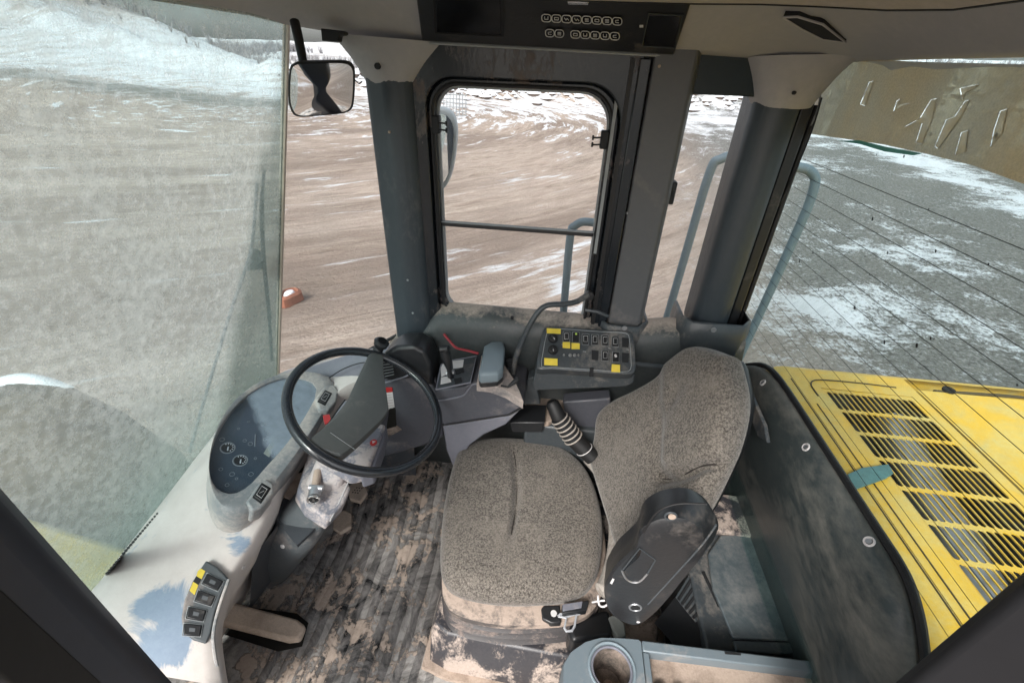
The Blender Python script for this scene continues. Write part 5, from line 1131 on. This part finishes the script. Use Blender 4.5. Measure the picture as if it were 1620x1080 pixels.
# pan, bellows and base below the cushion
def ringz(s, z, dx=0, dy=0): return [Vector((cs.x+(p.x-cs.x)*s+dx, cs.y+(p.y-cs.y)*s+dy, z)) for p in sq]
MB().loft([ringz(.98, .425, .012, -.022), ringz(1.005, .418, .012, -.034), ringz(1.005, .404, .012, -.036), ringz(.97, .396, .012, -.03)], True, True).build('seat_pan', M['seat_rim'], st, angle=50)
for k in range(3):
    z = .390-k*.030; s_ = 1.05
    MB().loft([ringz(.98, z+.012, .012, -.028), ringz(1.012, z, .012, -.038), ringz(.98, z-.012, .012, -.028)], True, True).build('bellows_fold', M['fold'], st, angle=60)
def basep(z, g=0): return [Vector(p) for p in ((-.250-g, .565-g, z), (-.20, .545-g, z), (.23+g, .53-g, z), (.26+g, .56, z), (.27, 1.05, z), (-.25-g, 1.05, z))]
MB().loft([basep(FZ, .012), basep(FZ+.02, .010), basep(.28, 0), basep(.31, -.01)], True, True).build('base_box', M['seat_base'], st, bevel=.006)
MB().loft([basep(FZ-.004, .03), basep(FZ+.014, .028), basep(FZ+.016, .008)], True, True).build('base_flange', M['mud'], st)
# seat side lever boot (ribbed)
bt = thing('ribbed_boot_lever', 'black lever with pale ribbed rubber boot beside the far edge of the seat cushion', 'lever', at(930, 712, Z=.44))
q0, q1, q2, q3 = at(872, 634, Y=1.065), at(884, 660, Y=1.05), at(908, 694, Y=1.035), at(938, 724, Y=1.01)
MB().tube([q0, q0.lerp(q1, .15), q1], [.014, .021, .024], 16).build('grip', M['rubber'], bt)
MB().tube([q1, q2], [.027, .030], 16).build('boot', M['black'], bt); MB().tube([q2, q3], [.027, .026], 16).build('boot_foot', M['rubber'], bt)
ax_ = (q2-q1).normalized()
for k in range(6): MB().ring(q1.lerp(q2, .05+k*.18), ax_, .0275+k*.0006, .0026, 24, 6).build('rib', M['ribdust'], bt)
MB().ring(q2.lerp(q3, .55), ax_, .0275, .0014, 24, 6).build('cable_tie', M['white_sticker'], bt)

# ---- armrest folded up at the near side
ar = thing('folded_armrest', 'black padded armrest folded up against the near side of the seat', 'armrest', at(1000, 970, Y=.52))
apx = spline([(x, y, 0) for x, y in ((957, 914), (963, 892), (978, 868), (995, 852), (1010, 836), (1018, 810), (1032, 796), (1056, 786), (1085, 783), (1108, 790), (1124, 803), (1136, 824), (1132, 846), (1100, 885), (1060, 935), (1028, 966), (1008, 974), (985, 966), (965, 948))], 3, True)
Q = [at(p.x, p.y, Y=.525) for p in apx]; cq = sum(Q, Vector())/len(Q); P = [Vector((cq.x+(p.x-cq.x)*.885-.022, .472, cq.z+(p.z-cq.z)*.885+.028)) for p in Q]; c = sum(P, Vector())/len(P)
MB().loft([[cq+(p-cq)*.97+Vector((0, .02, 0)) for p in Q], Q, [p*.35+q*.65 for p, q in zip(P, Q)], [c+(p-c)*.98+Vector((.003, .012, -.004)) for p in P], [c+(p-c)*.965+Vector((0, .003, 0)) for p in P], [c+(p-c)*.91+Vector((0, -.002, 0)) for p in P], [c+(p-c)*.6+Vector((0, -.004, 0)) for p in P]], True, True).build('armrest_body', M['black'], ar, angle=45)
def arp(px, py, off=0): return at(px, py, Y=.4685-off)
MB().prism([arp(*p) for p in ((984, 901), (1012, 868), (1036, 884), (1010, 920))], (0, .004, 0)).build('hinge_recess', plain('glossy_black', (.004, .004, .005), .12), ar, bevel=.001)
MB().tube([arp(984, 902, .001), arp(1012, 867, .001), arp(1037, 885, .001), arp(1024, 907, .001)], .0014, 6).build('recess_edge', M['slate'], ar)
MB().tube(spline([arp(984, 902, .001), arp(990, 914, .001), arp(1000, 920, .001), arp(1012, 919, .001), arp(1024, 907, .001)], 5), .002, 6).build('recess_edge', M['steel'], ar)
MB().tube(spline([arp(1018, 842, .001), arp(1032, 818, .001), arp(1050, 803, .001), arp(1078, 796, .001), arp(1118, 797, .001)], 5), .0016, 6).build('pad_seam', M['rubber'], ar)
MB().tube(spline([arp(1133, 830, .0), arp(1110, 862, .0), arp(1070, 906, .0), (arp(1025, 955, .0))], 5), .0018, 6).build('side_seam', M['slate'], ar)
MB().ring(arp(1061, 816), (0, -1, 0), .0085, .0018, 20, 6).build('button_rim', M['slate'], ar); MB().disc(arp(1063, 816), (0, -1, 0), .006, .002, 14).build('screw_button', M['mud'], ar)
MB().ring(arp(1005, 960), (0, -1, 0), .011, .0022, 20, 6).build('pivot_ring', M['steel'], ar); MB().disc(arp(1005, 960), (0, -1, 0), .008, .002, 16).build('pivot_cap', M['rubber'], ar)
MB().tube([at(1008, 972, Y=.48), at(1010, 984, Y=.47)], [.006, .004], 8).build('bolt', M['white_sticker'], ar)
MB().prism([arp(*p) for p in ((965, 921), (969, 914), (972, 915), (968, 923))], (0, -.001, 0)).build('white_mark', M['white_sticker'], ar, smooth=False)
MB().tube(spline([at(937, 952, Y=.52), at(948, 950, Y=.515), at(957, 949, Y=.515)], 3), .002, 6).build('wire_clip', M['white_sticker'], ar); MB().tube(spline([at(946, 942, Y=.515), at(948, 956, Y=.51), at(955, 959, Y=.51), at(963, 954, Y=.51)], 3), .0022, 6).build('wire_clip', M['white_sticker'], ar)

# ---- belt buckle and retractor
bl = thing('belt_buckle', 'black seat belt buckle with a steel tongue lying on the rim of the seat', 'seat belt', at(890, 972, Z=.42))
MB().prism([at(px, py, Z=.43) for px, py in ((856, 962), (860, 957), (886, 957), (888, 984), (872, 985), (858, 978))], (0, 0, -.02)).build('buckle', M['black'], bl, bevel=.003)
MB().prism([at(px, py, Z=.455) for px, py in ((889, 956), (930, 949), (932, 952), (928, 965), (890, 970))], (0, 0, -.02)).build('release_block', M['black'], bl, bevel=.002)
MB().prism([at(px, py, Z=.458) for px, py in ((890, 955), (922, 950), (920, 961), (890, 966))], (0, 0, -.002)).build('webbing_label', M['violet'], bl, bevel=.001)
tg = [at(px, py, Z=.440) for px, py in ((883, 974), (886, 971), (925, 963), (926, 966), (912, 972), (909, 990), (905, 997), (896, 998), (893, 993), (896, 977))]
MB().tube(tg+[tg[0]], .0030, 6).build('tongue', M['zinc'], bl); MB().prism([p-Vector((0, 0, .001)) for p in [tg[i] for i in (0, 1, 2, 3, 4, 9)]], (0, 0, .002)).build('tongue_plate', M['zinc'], bl)
MB().disc(at(876, 970, Z=.43), (0,0,1), .008, .002, 12).build('buckle_print', M['white'], bl)
rt = thing('belt_retractor', 'black belt retractor cover between the seat and the cup holder console', 'seat belt reel', at(935, 1000, Z=.3))
MB().prism([at(px, py, Z=.40) for px, py in ((898, 990), (925, 972), (962, 962), (970, 985), (968, 1008), (930, 1012), (905, 1015))], (0, .01, -.10)).build('cover', M['black'], rt, bevel=.012, seg=3)
MB().prism([at(px, py, Z=.405) for px, py in ((962, 975), (975, 970), (988, 985), (991, 1005), (980, 1008), (970, 995))], (0, 0, -.03)).build('torn_webbing', plain('dusty_grey_felt', (.30, .31, .29), .95), rt, bevel=.004)
MB().prism([at(px, py, Z=.30) for px, py in ((985, 978), (1040, 972), (1038, 1015), (985, 1012))], (0, 0, -.01)).build('floor_plate', M['seat_rim'], rt)

# ---- cup holder console at the door side
cu = thing('cup_console', 'blue grey door side console with an empty round cup holder and a dusty tray', 'console', (.3, .35, FZ))
ZC = .55
top_px = [(890, 1050), (902, 1030), (925, 1014), (950, 1007), (985, 1008), (1090, 1019), (1200, 1032), (1300, 1046)]
P = [at(px, py, Z=ZC) for px, py in top_px]
poly = P + [Vector((P[-1].x+.0, .12, ZC)), Vector((P[0].x, .12, ZC))]
HC = at(968, 1056, Z=ZC); 
inn_r = .040
# top sheet with the cup hole: ring loft from hole to outline
def ray_to(poly, c, a):
    d = Vector((math.cos(a), math.sin(a))); best = 9
    for i in range(len(poly)):
        p = Vector((poly[i].x-c.x, poly[i].y-c.y)); q = Vector((poly[(i+1) % len(poly)].x-c.x, poly[(i+1) % len(poly)].y-c.y)); e = q-p; den = d.x*e.y-d.y*e.x
        if abs(den) < 1e-12: continue
        t = (p.x*e.y-p.y*e.x)/den; u = (p.x*d.y-p.y*d.x)/den
        if t > 0 and -1e-6 <= u <= 1+1e-6: best = min(best, t)
    return Vector((c.x+d.x*best, c.y+d.y*best, c.z))
XL = at(1018, 1040, Z=ZC).x
polyL = [p for p in P if p.x < XL-.004] + [Vector((XL, P[5].y+ (P[4].y-P[5].y)*.6, ZC)), Vector((XL, .12, ZC)), Vector((P[0].x, .12, ZC))]
n_ = 96; angs = [2*PI*k/n_ for k in range(n_)]
outr = [ray_to(polyL, HC, a) for a in angs]; holer = [HC+Vector((math.cos(a), math.sin(a), 0))*.043 for a in angs]
MB().loft([[p-Vector((0, 0, .43)) for p in outr], [p-Vector((0, 0, .008)) for p in outr], [HC+(p-HC)*.975 if (p-HC).length > .05 else p for p in outr], holer, [p-Vector((0, 0, .006)) for p in holer]], True).build('cup_end', M['cup'], cu, angle=40)
MB().ring(HC+Vector((0, 0, .001)), (0,0,1), .047, .0028, 48, 8).build('cup_rim', M['pad'], cu)
MB().ring(HC+Vector((0, 0, -.003)), (0,0,1), .0405, .0028, 48, 8).build('cup_inner_rim', M['violet'], cu)
b = MB(); b.loft([[HC+Vector((math.cos(a)*r_, math.sin(a)*r_, z)) for a in angs] for r_, z in ((.041, -.003), (.038, -.03), (.038, -.032), (.035, -.06), (.034, -.062), (.032, -.085), (.001, -.087))], True); b.build('cup_well', dusty('cup_dirt_walls', (.05, .045, .04), (.30, .24, .20), amt=.5, scale=20, rough=.7), cu)
MB().disc(HC+Vector((.005, 0, -.084)), (0,0,1), .012, .004, 16, .008).build('cup_dirt', M['mud'], cu)
# tray half
y1 = lambda x: P[4].y + (P[7].y-P[4].y)*(x-P[4].x)/(P[7].x-P[4].x)
XR = P[7].x
MB().hexa([Vector(p) for p in ((XL+.0005, y1(XL)-.022, FZ), (XR, y1(XR)-.022, FZ), (XR, y1(XR), FZ), (XL+.0005, y1(XL), FZ), (XL+.0005, y1(XL)-.022, ZC), (XR, y1(XR)-.022, ZC), (XR, y1(XR), ZC), (XL+.0005, y1(XL), ZC))]).build('back_rail', M['cup'], cu, bevel=.003)
MB().box((XL+.0005, .12, FZ), (XL+.014, y1(XL)-.0225, ZC-.001)).build('tray_wall', M['cup'], cu, bevel=.002)
MB().box((XR-.02, .12, FZ), (XR, y1(XR)-.0225, ZC-.001)).build('tray_wall', M['cup'], cu, bevel=.002)
MB().box((XL+.014, .12, ZC-.035), (XR-.02, y1(XR)-.018, ZC-.03)).build('tray_floor', M['mud'], cu)
xx = XL+.03; k = 0
while xx < XR-.05:
    MB().hexa([Vector(p) for p in ((xx, .30, ZC-.03), (xx+.022, .30, ZC-.03), (xx+.012, y1(xx)-.07, ZC-.03), (xx-.010, y1(xx)-.07, ZC-.03), (xx, .30, ZC-.012), (xx+.022, .30, ZC-.012), (xx+.012, y1(xx)-.07, ZC-.012), (xx-.010, y1(xx)-.07, ZC-.012))]).build('tray_rib', M['pad'], cu, bevel=.006, seg=3); xx += .038
MB().prism([at(*p, Z=ZC+.001) for p in ((1146, 1030), (1172, 1033), (1172, 1036), (1147, 1034))], (0, 0, .0006)).build('lid_slot', M['blackmat'], cu, smooth=False)

# ---- heater box behind the seat
hb = thing('heater_box', 'low dark heater box behind the seat with a smooth teal grey lid and vent slots', 'box', (.6, .75, FZ))
ZH = .46
lid = [at(px, py, Z=ZH) for px, py in ((1120, 875), (1140, 845), (1195, 846), (1272, 1012), (1160, 1008), (1128, 930))]
MB().prism(lid, (0, 0, -.012)).build('lid', M['lid'], hb, bevel=.004)
MB().prism([at(px, py, Z=ZH+.001) for px, py in ((1192, 846), (1205, 846), (1300, 1035), (1276, 1018))], (0, 0, -.006)).build('hinge_strip', M['seat_base'], hb, bevel=.002)
MB().box((.435, .36, FZ), (.64, 1.02, ZH-.013)).build('box_body', M['slate'], hb, bevel=.008)
MB().box((.45, .86, ZH-.012), (.635, 1.0, ZH+.012)).build('rear_ledge', M['seat_base'], hb, bevel=.006)
MB().prism([at(px, py, Z=ZH+.003) for px, py in ((1160, 1012), (1272, 1016), (1290, 1036), (1165, 1028))], (0, 0, -.01)).build('front_ledge', M['lid'], hb, bevel=.003)
MB().loft([[at(1035, 985, Z=.40), at(1120, 880, Z=.42)], [at(1085, 1040, Z=.40), at(1165, 1008, Z=.45)]]).build('vent_face', M['black'], hb)
va, vb2, vc, vd = at(1068, 945, Z=.425), at(1098, 895, Z=.435), at(1132, 955, Z=.435), at(1100, 985, Z=.425)
MB().prism([va, vb2, vc, vd], (0, 0, .006)).build('vent_frame', M['slate'], hb, bevel=.002)
for k in range(5):
    u = .14+k*.18; MB().tube([va.lerp(vd, u)+Vector((0, 0, .008)), vb2.lerp(vc, u)+Vector((0, 0, .008))], .0035, 6).build('vent_slot', M['blackmat'], hb)
MB().tube([at(1112, 905, Z=.445), at(1138, 960, Z=.445)], .006, 6).build('side_gap', M['blackmat'], hb)
bs_ = thing('belt_bracket', 'thin grey bracket with screws behind the far edge of the backrest', 'bracket', at(1185, 640, X=.535))
MB().prism([at(px, py, X=.535) for px, py in ((1158, 588), (1172, 590), (1190, 630), (1208, 672), (1213, 700), (1198, 690), (1180, 640))], (.01, 0, 0)).build('plate', M['slate'], bs_, bevel=.002)
MB().disc(at(1170, 602, X=.533), (-1, 0, 0), .006, .003, 12).build('screw_head', M['steel'], bs_)

# ---- inside mirror
mi = thing('inside_mirror', 'rounded rectangular rear view mirror hanging from the header near the front pillar', 'mirror', at(510, 140, Y=1.05))
mpx = spline([(x, y, 0) for x, y in ((458, 110), (466, 100), (480, 98), (520, 97), (548, 98), (560, 106), (562, 125), (560, 160), (555, 174), (540, 180), (500, 184), (474, 185), (462, 178), (456, 155))], 4, True)
MN = Vector((.25, -.93, -.28)).normalized(); MO = at(510, 140, Y=1.04)
def mp_(px, py, off=0): return pl(px, py, MO, MN)+MN*off
P = [mp_(p.x, p.y) for p in mpx]; c = sum(P, Vector())/len(P)
MB().loft([[c+(p-c)*.7-MN*.03 for p in P], [c+(p-c)*.97-MN*.014 for p in P], P, [c+(p-c)*.96+MN*.002 for p in P], [c+(p-c)*.93+MN*.0005 for p in P]], True, True).build('housing', M['rubber'], mi, angle=50)
# slightly domed mirror glass
rows = []
for s in (.935, .8, .6, .4, .2, .02): rows.append([c+(p-c)*s+MN*(.001+.006*(1-s*s)) for p in P])
MB().loft(rows, True, True).build('mirror_glass', plain('mirror_silver', (.78, .80, .80), .03, 1, var=0, bumpy=0), mi, angle=80)
MB().tube([at(466, 34, Y=1.09), at(472, 60, Y=1.075), at(480, 100, Y=1.06)], [.010, .010, .009], 10).build('stem', M['rubber'], mi)
sg = thing('header_bracket', 'small black block under the header between mirror and pillar', 'bracket', at(522, 55, Y=1.15))
MB().prism([at(px, py, Y=1.15) for px, py in ((507, 45), (540, 49), (546, 51), (545, 56), (537, 57), (535, 67), (509, 65))], (0, .02, 0)).build('block', M['blackmat'], sg, bevel=.002)
MB().tube([at(562, 127, Y=1.15), at(568, 133, Y=1.15), at(573, 129, Y=1.15)], .0015, 5).build('wire', M['blackmat'], sg)
# small rusty scrap lying in the yard
rp = at(459, 470, Z=GZ+.08); rs = thing('rusty_scrap', 'small rusty reddish scrap lying in the yard beside the windscreen edge', 'scrap', rp)
MB().loft([[rp+Vector((math.cos(a)*.16*s*(1+.2*math.sin(3*a)), math.sin(a)*.26*s, z)) for a in (2*PI*k/14 for k in range(14))] for s, z in ((1, -.08), (.95, .06), (.7, .10), (.6, .03), (.1, .0))], True, True).build('scrap_body', plain('rust', (.26, .10, .06), .8, var=.5, scale=8), rs)
MB().loft([[rp+Vector((.0+math.cos(a)*.09*s, math.sin(a)*.13*s, z)) for a in (2*PI*k/10 for k in range(10))] for s, z in ((1, .05), (.7, .10), (.1, .12))], True, True).build('snow_cap', M['snow'], rs)
